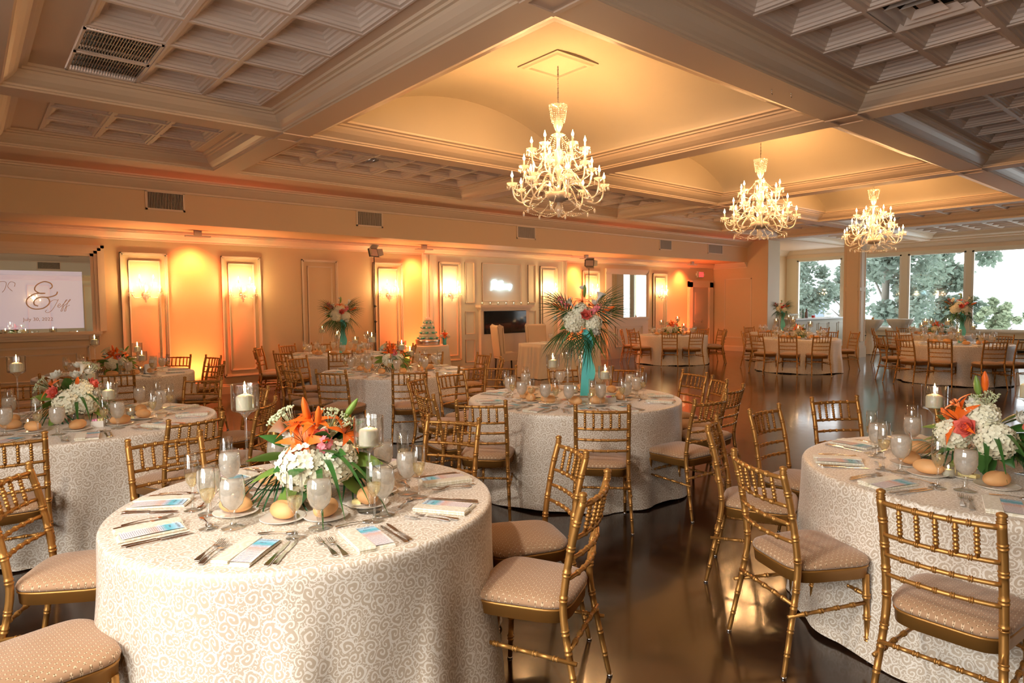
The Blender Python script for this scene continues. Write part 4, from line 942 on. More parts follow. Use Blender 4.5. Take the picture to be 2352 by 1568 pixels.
def mk_napkin():
    e = empty('folded_napkin'); 
    def pad(w, y0, y1, z0, h, x0, mat, nm, sag=0):
        m = MB(); P = []; n = 8
        for k in range(n+1):
            t = k/n; x = x0+w*t; P.append(x)
        vs = []; fs = []; uvf = []
        sec = [(0, .3), (.0, .7), (.02, 1), (.5, 1.05), (.98, 1), (1, .7), (1, .3), (.98, 0), (.02, 0)]
        for y in [y0, y0+.004]+[y0+(y1-y0)*q/6 for q in range(1, 6)]+[y1-.004, y1]:
            ed = .6 if y in (y0, y1) else 1
            for (a, c) in sec: vs.append((x0+w*a, y+.004*math.sin(9*a+y*30), z0+h*(c*ed if c > .5 else c)))
        S = len(sec); rows = len(vs)//S
        for j in range(rows-1):
            for k in range(S): f = (j*S+k, j*S+(k+1) % S, (j+1)*S+(k+1) % S, (j+1)*S+k); fs.append(f); uvf.append([(vs[q][0], vs[q][1]) for q in f])
        for f in (tuple(range(S-1, -1, -1)), tuple((rows-1)*S+k for k in range(S))): fs.append(f); uvf.append([(vs[q][0], vs[q][1]) for q in f])
        m.add(vs, fs, False, 0, uvf); return m.build(nm, mat, e)
    pad(.135, -.115, .115, 0, .010, -.068, NAPD, 'cloth_fold'); pad(.062, -.117, .117, .010, .008, -.070, NAPD, 'top_fold')
    return e
def mk_menu_card():
    e = empty('menu_card'); m = MB(); n = 8; vs = []; fs = []; uvf = []
    for k in range(n+1):
        y = -.105+.21*k/n; z = .0115+.003*math.sin(math.pi*k/n)
        vs += [(-.012, y, z+.001), (.066, y, z-.0005)]
    for k in range(n): fs.append((2*k, 2*k+1, 2*k+3, 2*k+2)); uvf.append([(0, k/n), (1, k/n), (1, (k+1)/n), (0, (k+1)/n)])
    m.add(vs, fs, True, 0, uvf); m.build('printed_card', MENU, e)
    a = text_obj('and Jeffrey', .016, INK, e, (.027, .085, .0145), (0, 0, 0), 0, .4); text_obj('Menu', .013, INK, e, (.022, .058, .0150), (0, 0, 0), 0, .4); return e
P_ = {k: Proto(f) for k, f in dict(goblet=mk_goblet, flute=mk_flute, plate=mk_plate1, roll=mk_roll, fork=mk_fork, knife=mk_knife, spoon=mk_spoon, napkin=mk_napkin, menu=mk_menu_card).items()}
def setting(t, ang, full=2, jit=1.0, T=None):
    cx, cy, rr = TB[t]; a = R(ang); o = Vector((math.cos(a), math.sin(a))); right = Vector((-math.sin(a), math.cos(a)))
    rz = a+math.pi/2
    def at(rad, off=0, dz=0, da=0):
        b_ = a+R(da); return (cx+rad*math.cos(b_)+right.x*off, cy+rad*math.sin(b_)+right.y*off, TZ+.0008+dz)
    j = lambda s: rnd.uniform(-s, s)*jit
    rw = rr-.165; TN_ = TN[t]
    nrz = rz+j(.10)
    reg(P_['napkin'].get(at(rw), nrz), 'ivory folded damask napkin', 'napkin', t, 'on', 'napkins on the '+TN_)
    if full >= 1: reg(P_['menu'].get(at(rw, 0, .001), nrz), 'teal and peach printed menu card', 'menu card', t, 'on', 'menu cards on the '+TN_)
    k = .55/max(.45, rr-.35)
    pr = rr-.50+j(.02)
    pa = -5+j(4)
    reg(P_['plate'].get(at(pr, 0, 0, pa), 0, 1.15), 'cream bread plate', 'plate', t, 'on', 'bread plates on the '+TN_)
    reg(P_['roll'].get(at(pr, 0, .0075, pa), rz+rnd.uniform(-.9, .9), 1.22), 'golden bread roll on its plate', 'bread roll', t, 'on', 'bread rolls on the '+TN_)
    reg(P_['goblet'].get(at(rr-.38+j(.02), 0, 0, 20*k+j(2)), 0, 1.24), 'goblet of ice water', 'water goblet', t, 'on', 'water goblets on the '+TN_)
    reg(P_['flute'].get(at(rr-.32+j(.02), 0, 0, 12*k+j(2)), 0, 1.18), 'flute half full of champagne', 'champagne flute', t, 'on', 'champagne flutes on the '+TN_)
    if full >= 2:
        for q, of in enumerate((-.115, -.145)): reg(P_['fork'].get(at(rw+.01-.03*q, of), rz+j(.06)), 'steel %s fork' % ('inner', 'outer')[q], 'fork', t, 'on', 'forks on the '+TN_)
        for q, of in enumerate((.105, .130)): reg(P_['knife'].get(at(rw+.01-.01*q, of), rz+j(.05)), 'steel %s knife' % ('inner', 'outer')[q], 'knife', t, 'on', 'knives on the '+TN_)
        reg(P_['spoon'].get(at(rr-.355, .03), rz-R(90)+j(.1)), 'steel dessert spoon', 'spoon', t, 'on', 'spoons on the '+TN_)
SETS = {'T1': ([-132, -95, -55, -15, 28, 65, 102, 145, 180], 2), 'TR': ([159, 123, 83, 45, 8, -30, -68, -105, -165], 2), 'T2': ([-158, -180, -131, -105, -64, -38, 156, 0, 40, 80, 115], 2),
        'T3': ([i*36+8 for i in range(10)], 2), 'TL': ([i*36+14 for i in range(10)], 2), 'LB': ([i*36+3 for i in range(10)], 1), 'T4': ([i*36+20 for i in range(10)], 1),
        'A': ([i*36+11 for i in range(10)], 0), 'B': ([i*36+25 for i in range(10)], 0), 'C': ([i*36+5 for i in range(10)], 0), 'E': ([i*36+30 for i in range(10)], 0), 'D': ([i*36+17 for i in range(10)], 0)}
for t, (al, full) in SETS.items():
    for a in al: setting(t, a, full)

# ------------------------------------------------------------------ candle holders
def mk_holder(h):
    def f():
        m = nocap(); s = h-.125
        m.lathe([(0, 0), (.052, .001), (.053, .004), (.018, .010), (.007, .022), (.0055, .05), (.0055, s-.05), (.009, s-.03), (.030, s-.008), (.054, s), (.0605, s+.006), (.0615, s+.02), (.0615, h-.002), (.0625, h), (.060, h-.001), (.0595, s+.02), (.054, s+.006), (0, s+.003)], 24)
        return m.build('glass_candle_holder', GLASS)
    return f
def mk_pillar():
    e = empty('pillar_candle'); m = MB(); m.lathe([(0, 0), (.039, 0), (.0405, .004), (.0405, .058), (.036, .066), (.012, .074), (0, .072)], 20); m.build('wax', WAX, e)
    m = MB(); m.tube([(0, 0, .072), (.001, 0, .084)], .0012, 5); m.build('wick', BLACK, e)
    m = MB(); m.lathe([(.001, .080), (.0055, .088), (.0065, .096), (.0045, .110), (.0015, .128), (0, .134)], 8); m.build('flame', FLAME, e); return e
HOLD = {h: Proto(mk_holder(h)) for h in (.30, .40, .50)}; PIL = Proto(mk_pillar)
CAND = [('T1', -.16, .34, 2), ('T1', .12, -.33, 1), ('T1', .19, -.01, 0), ('T2', -.13, .14, 1), ('T2', .16, -.24, 0), ('T3', .03, -.13, 1), ('T3', .27, .06, 0), ('T3', -.2, .25, 2), ('T4', .38, -.43, 1), ('T4', .3, -.1, 0), ('T4', .04, 0.1, 1), ('T4', -.09, .44, 2),
        ('TL', -.36, .34, 2), ('TL', .15, -.24, 0), ('TL', .1, .28, 1), ('LB', -.19, .33, 2), ('LB', .24, -.04, 1), ('LB', .24, -.31, 0), ('TR', .06, .3, 1), ('TR', .02, -.12, 2), ('A', -.22, .21, 1), ('A', .09, -.1, 2), ('A', .25, -.19, 0),
        ('B', -.2, -.07, 0), ('B', .22, -.16, 1), ('B', .11, .21, 2), ('E', -.14, .09, 1), ('E', .05, -.18, 2), ('C', -.23, .5, 2), ('C', -.12, .14, 2), ('C', .15, -.23, 1), ('C', -.3, -.1, 0), ('D', -.3, .17, 0), ('D', .2, .1, 1)]
for t, dx, dy, hi in CAND:
    h = (.30, .40, .50)[hi]; cx, cy, rr = TB[t]; nm = ('short', 'medium', 'tall')[hi]; x, y = cx+dx, cy+dy
    reg(HOLD[h].get((x, y, TZ)), '%s stemmed glass candle holder' % nm, 'candle holder', t, 'on', 'glass candle holders on the '+TN[t])
    reg(PIL.get((x, y, TZ+h-.125+.0045)), 'lit ivory pillar candle in the %s holder' % nm, 'candle', t, 'on', 'pillar candles on the '+TN[t])
    point('candle_light', (x, y, TZ+h+.005), .35, (1, .62, .3), .008)
for t, pts in {'T1': [(-.3, .1)], 'TL': [(-.05, -.38), (-.33, -.05), (.33, .0)], 'T2': [(.0, -.22), (.22, .2)], 'T3': [(.25, -.2)], 'TR': [(-.32, .12)], 'LB': [(.3, .15)], 'T4': [(-.2, -.1)]}.items():
    for dx, dy in pts: reg(VOT.get((TB[t][0]+dx, TB[t][1]+dy, TZ)), 'small lit votive candle in a glass cup', 'votive candle', t, 'on', 'votives on the '+TN[t])

# ------------------------------------------------------------------ flowers
def petal(mb, M, L, W, curl, n=6, mat=0, tip=.6, cup=.15):
    vs = []; fs = []
    for j in range(n+1):
        t = j/n; w = W*math.sin(math.pi*min(1, (t*.92+.06))**tip)*.5; z = curl*L*t*t; y = L*t*(1-.15*abs(curl)*t)
        for s in (-1, -.4, .4, 1): vs.append(M @ Vector((s*w, y, z+cup*abs(s)*w)))
    for j in range(n):
        for k in range(3): fs.append((j*4+k, j*4+k+1, (j+1)*4+k+1, (j+1)*4+k))
    mb.add(vs, fs, True, mat)
def lily_mesh():
    m = MB()
    for k in range(6):
        M = Matrix.Rotation(R(60*k), 4, 'Z') @ Matrix.Rotation(R(38 if k % 2 else 30), 4, 'X'); petal(m, M, .105, .040 if k % 2 else .032, -.55, 6, 0, .75)
    for k in range(5):
        a = R(72*k); m.tube([(0, 0, 0), (.012*math.cos(a), .012*math.sin(a), .05), (.02*math.cos(a), .02*math.sin(a), .075)], .0012, 4, 1)
    return m.mesh('lily', [LILY, HERB])
def bud_mesh(mat):
    m = MB(); m.lathe([(0, 0), (.008, .01), (.014, .04), (.012, .075), (.004, .10), (0, .105)], 8, wav=lambda a, z: 1+.12*math.cos(3*a)); return m.mesh('bud', mat)
def hyd_mesh():
    m = MB(); r_ = random.Random(3); n = 170; m.ball((0, 0, 0), .056, 10, 6)
    for k in range(n):
        z = 1-2*(k+.5)/n; rr = math.sqrt(1-z*z); a = k*2.39996
        d = Vector((rr*math.cos(a), rr*math.sin(a), z))
        if z < -.75: continue
        q = d.to_track_quat('Z', 'Y').to_matrix().to_4x4(); q.translation = d*(.064+r_.uniform(-.004, .006))
        q = q @ Matrix.Rotation(r_.uniform(0, 6), 4, 'Z') @ Matrix.Rotation(r_.uniform(-.35, .35), 4, 'X')
        for p in range(4):
            M = q @ Matrix.Rotation(R(90*p), 4, 'Z'); vs = [M @ Vector(v) for v in ((0, 0, 0), (-.0062, .006, .001), (-.004, .0125, .003), (.004, .0125, .003), (.0062, .006, .001))]
            m.add(vs, [(0, 4, 3, 2, 1)], False)
    return m.mesh('hydrangea', HYD)
def rose_mesh(mat, s=1):
    m = MB()
    for ly, (n, r0, L, tilt) in enumerate(((3, .004, .028, 88), (4, .010, .032, 80), (5, .016, .034, 68), (6, .020, .036, 52), (6, .020, .036, 34))):
        for k in range(n):
            M = Matrix.Rotation(2*math.pi*k/n+ly*.7, 4, 'Z') @ Matrix.Translation((0, r0*.6*s, -ly*.001)) @ Matrix.Rotation(R(tilt), 4, 'X'); petal(m, M, L*s, .034*s, .18, 4, 0, .62, .35)
    m.ball((0, 0, .008*s), .012*s, 8, 5); return m.mesh('rose', mat)
def stock_mesh():
    m = MB(); r_ = random.Random(5)
    m.tube([(0, 0, -.05), (0, 0, .09)], .0025, 5, 1)
    for k in range(16):
        a = k*2.4; z = .10*k/16; q = Matrix.Translation((.014*math.cos(a), .014*math.sin(a), z)) @ Matrix.Rotation(a, 4, 'Z') @ Matrix.Rotation(R(55), 4, 'Y')
        for p in range(5): petal(m, q @ Matrix.Rotation(R(72*p), 4, 'Z') @ Matrix.Rotation(R(25), 4, 'X'), .017, .014, -.2, 3)
    return m.mesh('stock_spike', [PINK, LEAFL])
def lace_mesh():
    m = MB(); r_ = random.Random(9)
    for k in range(26):
        a = r_.uniform(0, 6.28); rr = .05*math.sqrt(r_.random()); p = (rr*math.cos(a), rr*math.sin(a), .05-rr*.3)
        m.tube([(0, 0, -.03), p], .0008, 4)
        for q in range(4): m.ball((p[0]+r_.uniform(-.006, .006), p[1]+r_.uniform(-.006, .006), p[2]), .0032, 5, 3)
    return m.mesh('lace_flower', LACE)
def leaf_mesh(mat, L, W):
    m = MB(); petal(m, Matrix.Identity(4), L, W, -.35, 8, 0, .85, -.25); return m.mesh('leaf', mat)
def frond_mesh(L=.30, n=13):
    m = MB(); r_ = random.Random(11)
    stem = [(0, t*L*.55, -.06*t*t) for t in [k/6 for k in range(7)]]; m.tube(stem, .0018, 5)
    for k in range(n):
        t = k/(n-1); a = R(-75+150*t); base = Vector((0, L*.18+L*.37*(1-abs(2*t-1)), -.01))
        M = Matrix.Translation(base) @ Matrix.Rotation(-a, 4, 'Z') @ Matrix.Rotation(R(-8-6*r_.random()), 4, 'X'); petal(m, M, L*(.62+.25*(1-abs(2*t-1))), .012, -.30, 5, 0, .7, -.3)
    return m.mesh('palm_frond', PALM)
def blade_mesh(L=.26):
    m = MB(); petal(m, Matrix.Identity(4), L, .022, -.75, 9, 0, .45, .2); return m.mesh('blade_leaf', LEAF)
def calla_mesh():
    m = MB(); n = 12; vs = []; pr = [(.004, 0), (.008, .03), (.014, .05), (.024, .066), (.032, .072)]
    for r, z in pr:
        for i in range(n): a = 2*math.pi*i/n; vs.append((r*math.cos(a)*(1+.25*(z > .06)), r*math.sin(a), z+.014*(math.cos(a)) * (z > .045)))
    m.add(vs, [(j*n+i, j*n+(i+1) % n, (j+1)*n+(i+1) % n, (j+1)*n+i) for j in range(4) for i in range(n)], True); m.ball((0, 0, .04), (.003, .003, .022), 6, 4); return m.mesh('calla_lily', WHITE)
FM = dict(lily=lily_mesh(), lily_bud=bud_mesh(LILY), green_bud=bud_mesh(LEAFL), hydrangea=hyd_mesh(), rose=rose_mesh(ROSE), white_rose=rose_mesh(WHITE, .85), stock_spike=stock_mesh(), lace_flower=lace_mesh(),
          leaf=leaf_mesh(LEAF, .12, .055), light_leaf=leaf_mesh(LEAFL, .11, .06), palm_frond=frond_mesh(), long_frond=frond_mesh(.42, 17), blade_leaf=blade_mesh(), calla_lily=calla_mesh())
def put(e, kind, c, az, el, rad, sc_=1.0, twist=0, flat=False, dz=0):
    a, l = R(az), R(el); d = Vector((math.cos(l)*math.cos(a), math.cos(l)*math.sin(a), math.sin(l)))
    o = bpy.data.objects.new(kind, FM[kind]); C.objects.link(o); o.parent = e
    o.location = Vector(c)+d*rad+Vector((0, 0, dz))
    q = d.to_track_quat('Y' if flat else 'Z', 'Z' if flat else 'Y'); o.rotation_mode = 'XYZ'
    M = q.to_matrix().to_4x4() @ Matrix.Rotation(R(twist), 4, 'Y' if flat else 'Z'); o.rotation_euler = M.to_euler(); o.scale = (sc_,)*3; return o
def camaz(t):  # azimuth, as seen from the table, that faces the camera
    return math.degrees(math.atan2(-TB[t][1], -TB[t][0]))
def low_arr(t, seed=0, front=None, s=1.0, off=(0, 0)):
    cx, cy, rr = TB[t]; e = empty('flower_arrangement', (cx+off[0], cy+off[1], TZ)); A = camaz(t); r_ = random.Random(seed)
    m = nocap(); m.lathe([(0, .001), (.05, .001), (.055, .004), (.062, .10), (.060, .10), (.053, .008), (0, .006)], 20); m.build('glass_vase', GLASS, e)
    m = MB()
    for k in range(9): a = k*.7; m.tube([(.02*math.cos(a), .02*math.sin(a), .01), (.035*math.cos(a+2), .035*math.sin(a+2), .12)], .0025, 5)
    m.build('stems', LEAF, e); c = (0, 0, .15*s)
    F = front or [('hydrangea', -28, -2, .10, 1.25), ('hydrangea', 38, 2, .10, 1.1), ('hydrangea', 150, 20, .09, 1.1), ('lily', -26, 40, .125, .95), ('lily', 58, 40, .15, .8), ('lily', -8, 72, .15, .85), ('lily_bud', 5, 60, .15, .9), ('lily', -60, 62, .15, .75), ('rose', 8, 45, .12, 1.1), ('stock_spike', 12, 30, .10, 1.0),
                  ('lily_bud', -40, 75, .14, 1.0), ('green_bud', 85, 55, .17, .9), ('white_rose', -60, 40, .12, 1.1), ('calla_lily', -75, 45, .12, 1.1), ('lace_flower', -85, 55, .16, 1.3), ('lace_flower', 60, 62, .14, 1.2), ('white_rose', 0, 75, .12, 1.1)]
    for k, az, el, rad, sc_ in F: put(e, k, c, A+az, el, rad*s, sc_*s, r_.uniform(0, 360), False)
    for k in range(16): put(e, 'leaf', c, A+r_.uniform(-180, 180), r_.uniform(-35, 55), .085*s, s*r_.uniform(.95, 1.35), r_.uniform(-40, 40), True)
    for az, el in ((-70, 0), (70, 5), (95, -10), (-50, -30), (-85, 15), (60, -25), (85, 20)): put(e, 'light_leaf', c, A+az, el, .10*s, 1.3*s, r_.uniform(-40, 40), True)
    for az, el in ((-80, -22), (-60, -42), (-95, -10), (130, -5), (170, 5), (80, -20)): put(e, 'palm_frond', c, A+az, el, .07*s, .75*s, r_.uniform(-30, 30), True)
    for az, el in ((2, -18), (12, -8), (24, -2), (38, -12)): put(e, 'blade_leaf', c, A+az, el+20, .11*s, 1.0*s, 0, True)
    reg(e, 'low centrepiece of orange lilies and white hydrangeas', 'flower arrangement', t, 'on', None); return e
def tall_arr(t, seed, off=(0, 0), h=.52, s=1.0):
    cx, cy, rr = TB[t]; e = empty('tall_flower_arrangement', (cx+off[0], cy+off[1], TZ)); A = camaz(t); r_ = random.Random(seed)
    m = nocap(); m.lathe([(0, .001), (.085, .001), (.088, .006), (.03, .014), (.028, .03), (.045, h*.5), (.06, h), (.058, h), (.042, h*.5), (.02, .03), (0, .02)], 24); m.build('glass_vase', GLASS, e)
    m = MB(); P = [(.055*math.cos(R(A+35)), .055*math.sin(R(A+35)))][0]
    for (w0, dxy, z0, z1, wv) in ((.028, .0, h+.03, .02, 1), (.022, .035, h+.02, .16, 2)):
        n = 14; vs = []; d = Vector((math.cos(R(A+90)), math.sin(R(A+90)), 0)); base = Vector((math.cos(R(A)), math.sin(R(A)), 0))*.075+d*(.03+dxy)
        for k in range(n+1):
            t_ = k/n; p = base+Vector((0, 0, z0+(z1-z0)*t_))+d*(.012*math.sin(5*t_*wv))+base.normalized()*(.008*math.sin(9*t_)); w = w0*(1+.6*t_)
            vs += [p-d*w, p+d*w]
        m.add(vs, [(2*k, 2*k+1, 2*k+3, 2*k+2) for k in range(n)], True)
    m.ball((P[0]*1.2, P[1]*1.2, h-.01), (.05, .05, .022), 8, 5)
    m.build('teal_ribbon', TEAL, e); c = (0, 0, h+.10*s)
    F = [('hydrangea', -35, 0, .13, 1.45), ('hydrangea', 45, -5, .13, 1.2), ('hydrangea', -10, 40, .13, 1.2), ('hydrangea', 160, 20, .12, 1.3), ('hydrangea', -110, 20, .13, 1.1), ('rose', 8, 18, .19, 1.5), ('lily_bud', -70, 30, .20, 1.3), ('lily_bud', 75, 25, .20, 1.3), ('lily', -5, 78, .18, 1.1), ('lily', 100, 50, .16, 1.1),
         ('stock_spike', -75, 45, .19, 1.3), ('stock_spike', 35, 30, .18, 1.2), ('white_rose', 35, -25, .19, 1.3), ('white_rose', 55, -32, .18, 1.2), ('white_rose', 62, 55, .20, 1.3), ('white_rose', 0, 85, .30, 1.2), ('white_rose', -88, 8, .24, 1.2), ('calla_lily', -50, 50, .17, 1.3), ('calla_lily', 80, 55, .22, 1.3), ('green_bud', 20, 80, .22, 1.2)]
    for k, az, el, rad, sc_ in F: put(e, k, c, A+az, el, rad*s, sc_*s, r_.uniform(0, 360))
    for k in range(14): put(e, 'leaf', c, A+r_.uniform(-180, 180), r_.uniform(-30, 60), .10*s, s*r_.uniform(1, 1.5), r_.uniform(-40, 40), True)
    for az, el in ((-65, -25), (-30, -42), (15, -48), (55, -35), (90, -18), (130, -30), (180, -30), (-120, -25)): put(e, 'long_frond', c, A+az, el, .08*s, .78*s, r_.uniform(-25, 25), True)
    for az, el in ((-80, 42), (-70, 28), (80, 38), (95, 20), (70, 50)): put(e, 'long_frond', c, A+az, el, .10*s, .72*s, 60, True)
    for k in range(8): put(e, 'blade_leaf', c, A+r_.uniform(-120, 120), r_.uniform(-45, 20), .12*s, s*1.1, r_.uniform(-40, 40), True)
    reg(e, 'tall glass vase of lilies and hydrangeas with teal ribbon', 'flower arrangement', t, 'on', None); return e
low_arr('T1', 1, s=1.22, off=(.02, -.03)); low_arr('T3', 2, s=1.05, off=(-.03, .0)); low_arr('LB', 4, s=1.0); low_arr('A', 5, s=1.1); low_arr('B', 6, s=.95, off=(-.07, 0)); low_arr('D', 7, s=1.0, off=(0, -.1))
low_arr('TL', 3, [('hydrangea', -22, -4, .11, 1.2), ('hydrangea', 30, -10, .12, 1.05), ('hydrangea', 25, 35, .11, 1.0), ('rose', -48, 22, .15, 1.3), ('rose', 62, 40, .14, 1.3), ('rose', 60, 5, .18, 1.2), ('lily', -75, 35, .15, .9), ('lily_bud', 8, 45, .13, .9), ('white_rose', -55, 55, .19, 1.5), ('white_rose', -80, 0, .2, 1.3), ('white_rose', 5, 65, .17, 1.3), ('white_rose', 50, 60, .2, 1.3), ('white_rose', 50, 15, .15, 1.1), ('white_rose', 30, 78, .22, 1.2), ('calla_lily', 30, 65, .18, 1.2), ('lace_flower', -80, 30, .18, 1.2), ('lace_flower', 70, 65, .2, 1.2)], s=1.15, off=(-.03, .03))
low_arr('TR', 8, [('hydrangea', -68, -2, .13, 1.05), ('hydrangea', 18, 0, .12, 1.15), ('hydrangea', -10, 50, .12, 1.0), ('lily', -52, 28, .14, 1.15), ('lily', -80, 50, .17, .8), ('rose', -26, 18, .15, 1.35), ('white_rose', -35, 62, .16, 1.1), ('white_rose', 5, 40, .15, 1.2), ('green_bud', -45, 78, .17, 1.), ('lily_bud', -10, 80, .19, 1), ('white_rose', 60, 35, .16, 1.2), ('lace_flower', 0, 65, .16, 1.1), ('rose', 70, 20, .15, 1.1)], s=1.15, off=(.0, .05))
tall_arr('T2', 11, (.10, -.02), .60, 1.0); tall_arr('T4', 12, (.06, 0), .60, 1.0); tall_arr('C', 13, (.05, -.02), .60, .95); tall_arr('E', 14, (.0, .02), .60, .78)
# the extra open glass vase on the centre table
def mk_tallglass():
    m = nocap(); m.lathe([(0, .001), (.06, .001), (.061, .004), (.016, .012), (.011, .04), (.012, .33), (.03, .36), (.045, .40), (.048, .47), (.0465, .47), (.043, .40), (.02, .365), (0, .36)], 22); return m.build('tall_glass_vase', GLASS)
g = mk_tallglass(); g.location = (TB['T2'][0]-.13, TB['T2'][1]-.05, TZ); tag(g, 'empty clear trumpet glass left of the tall bouquet on the centre table', 'glass vase')
g = g.copy(); C.objects.link(g); g.location = (TB['C'][0]-.1, TB['C'][1]+.08, TZ); tag(g, 'empty clear trumpet glass beside the bouquet on the far right window table', 'glass vase')

# butter dishes, sugar caddies, shakers, table number cards
def mk_butter():
    e = empty('butter_dish'); m = nocap(); m.lathe([(0, .004), (.045, .004), (.05, 0), (.078, .011), (.079, .0125), (.076, .0125), (.05, .0065), (0, .006)], 24); m.build('plate', PORC, e)
    m = MB(); m.box(-.04, .04, -.02, .02, .0075, .022); m.build('butter', BUTTER, e); m = MB(); m.ball((.01, 0, .025), (.018, .006, .004), 7, 4); m.ball((-.012, .004, .025), (.012, .005, .004), 7, 4); m.build('garnish', HERB, e); return e
BUT = Proto(mk_butter)
for t, dx, dy in (('T1', .14, -.20), ('TR', -.26, .05), ('TL', .30, -.16), ('T2', -.35, .1)): reg(BUT.get((TB[t][0]+dx, TB[t][1]+dy, TZ), rnd.uniform(0, 3)), 'small plate with a block of butter', 'butter dish', t, 'on', None)
def mk_sugar():
    e = empty('sugar_caddy'); m = MB()
    for a in ((-.04, .04, -.025, -.022, 0, .045), (-.04, .04, .022, .025, 0, .045), (-.04, -.037, -.022, .022, 0, .045), (.037, .04, -.022, .022, 0, .045), (-.037, .037, -.022, .022, 0, .003)): m.box(*a)
    m.build('box', PORC, e)
    for k, mt in enumerate((SUGP, SUGP, SUGY, SUGY)): m = MB(); m.box(-.034+.018*k, -.020+.018*k, -.018, .018, .005, .055+.002*k); m.build('packets', mt, e)
    return e
SUG = Proto(mk_sugar)
def mk_shaker():
    e = empty('salt_shaker'); m = nocap(); m.lathe([(0, 0), (.015, 0), (.016, .03), (.012, .038)], 10); m.build('glass', GLASS, e); m = MB(); m.lathe([(.0125, .036), (.013, .045), (.006, .052), (0, .053)], 10); m.build('cap', CHROME, e); return e
SHK = Proto(mk_shaker)
for t, dx, dy in (('TL', .06, -.36), ('T2', .03, -.42)):
    x, y = TB[t][0]+dx, TB[t][1]+dy; reg(SUG.get((x, y, TZ), R(-20)), 'white caddy of pink and yellow sweetener packets', 'sugar caddy', t, 'on', None)
    for q in (0, 1): reg(SHK.get((x+.06+.04*q, y-.02*q, TZ)), 'glass salt or pepper shaker', 'shaker', t, 'on', 'shakers on the '+TN[t])
def mk_card():
    e = empty('table_number_card'); m = MB()
    m.add([(-.04, -.012, 0), (.04, -.012, 0), (.04, 0, .13), (-.04, 0, .13), (-.04, .03, 0), (.04, .03, 0)], [(0, 1, 2, 3), (3, 2, 5, 4)]); m.build('card', PAPER, e); return e
CARD = Proto(mk_card)
for t, dx, dy in (('LB', .30, -.30), ('T4', .25, -.30)): reg(CARD.get((TB[t][0]+dx, TB[t][1]+dy, TZ), R(30)), 'bright white folded table card', 'card', t, 'on', None)

# ------------------------------------------------------------------ head table, cake table
def drape_rect(name, x0, x1, y0, y1, z, mat, fl=.08, n=40, seed=1):
    m = MB(); r_ = random.Random(seed); P = []
    per = [(x0, y0, x1, y0), (x1, y0, x1, y1), (x1, y1, x0, y1), (x0, y1, x0, y0)]
    cx, cy = (x0+x1)/2, (y0+y1)/2
    for a, b_, c, d in per:
        for k in range(n): t = k/n; P.append((a+(c-a)*t, b_+(d-b_)*t))
    N_ = len(P); vs = [(x, y, z) for x, y in P]; H = 8
    for h in range(1, H+1):
        u = h/H
        for i, (x, y) in enumerate(P):
            d = Vector((x-cx, y-cy)).normalized(); k = fl*u*u+.025*min(1, u*2)*math.sin(i*2*math.pi/7+math.sin(i*.31)*1.5); vs.append((x+d.x*k, y+d.y*k, z-(z-.01)*u))
    fs = [(h*N_+i, (h+1)*N_+i, (h+1)*N_+(i+1) % N_, h*N_+(i+1) % N_) for h in range(H) for i in range(N_)]+[tuple(range(N_))]
    m.add(vs, fs, False)
    for k in range(len(m.s)-1): m.s[k] = True
    return m.build(name, mat)
o = drape_rect('tablecloth', 9.55, 11.45, 10.3, 11.05, .765, CLOTHP); tag(o, 'pale gold tablecloth on the rectangular head table by the fireplace', 'tablecloth')
e = empty('head_table', (10.5, 10.675, 0)); m = MB(); m.box(-.92, .92, -.35, .35, .735, .755); m.build('tabletop', DLEG, e)
for sx in (-1, 1):
    for sy in (-1, 1): m = MB(); m.box(sx*.85-.02, sx*.85+.02, sy*.3-.02, sy*.3+.02, 0, .735); m.build('leg', DLEG, e)
tag(e, 'rectangular head table for two, hidden under pale gold cloth', 'table')
def mk_highback():
    e = empty('highback_chair')
    def slab(nm, pr, hw):
        m = MB(); vs = []; n = len(pr)
        for x in (-hw, hw): vs += [(x, y, z) for y, z in pr]
        m.add(vs, [tuple(range(n)), tuple(range(2*n-1, n-1, -1))]+[(k, (k+1) % n, n+(k+1) % n, n+k) for k in range(n)]); o = m.build(nm, UPH, e)
        bv = o.modifiers.new('bevel', 'BEVEL'); bv.width = .02; bv.segments = 3; return o
    slab('backrest', [(-.20, .40), (-.28, 1.12), (-.24, 1.16), (-.16, 1.12), (-.11, .42)], .26)
    slab('seat', [(-.20, .36), (.26, .36), (.28, .42), (.26, .50), (-.18, .48)], .27)
    m = MB()
    for sx in (-1, 1): m.tube([(sx*.262, -.20, .40), (sx*.262, -.27, 1.1)], .006, 5); m.tube([(sx*.262, -.13, .46), (sx*.262, -.17, 1.1)], .006, 5)
    m.build('piping', simple('piping_brown', (.32, .20, .10), .5), e)
    for sx in (-1, 1):
        for y in (-.17, .22): m = MB(); m.tube([(sx*.22, y, .37), (sx*.23, y*1.08, 0)], [.025, .016], 4); m.build('leg', DLEG, e)
    return e
HB = Proto(mk_highback)
h = HB.get((9.75, 11.75, 0), R(250)); tag(h, 'beige upholstered high-back chair turned sideways, left of the head table', 'chair')
h = HB.get((10.75, 11.62, 0), R(172)); tag(h, 'beige upholstered high-back chair behind the head table', 'chair')
for x, lb in ((10.1, 'left'), (10.9, 'right')):
    g = P_['goblet'].get((x+.2, 10.8, .766)); tag(g, 'goblet of ice water on the %s half of the head table' % lb, 'water goblet')
    n_ = P_['napkin'].get((x, 10.78, .766), R(180)); tag(n_, 'folded napkin on the %s half of the head table' % lb, 'napkin')
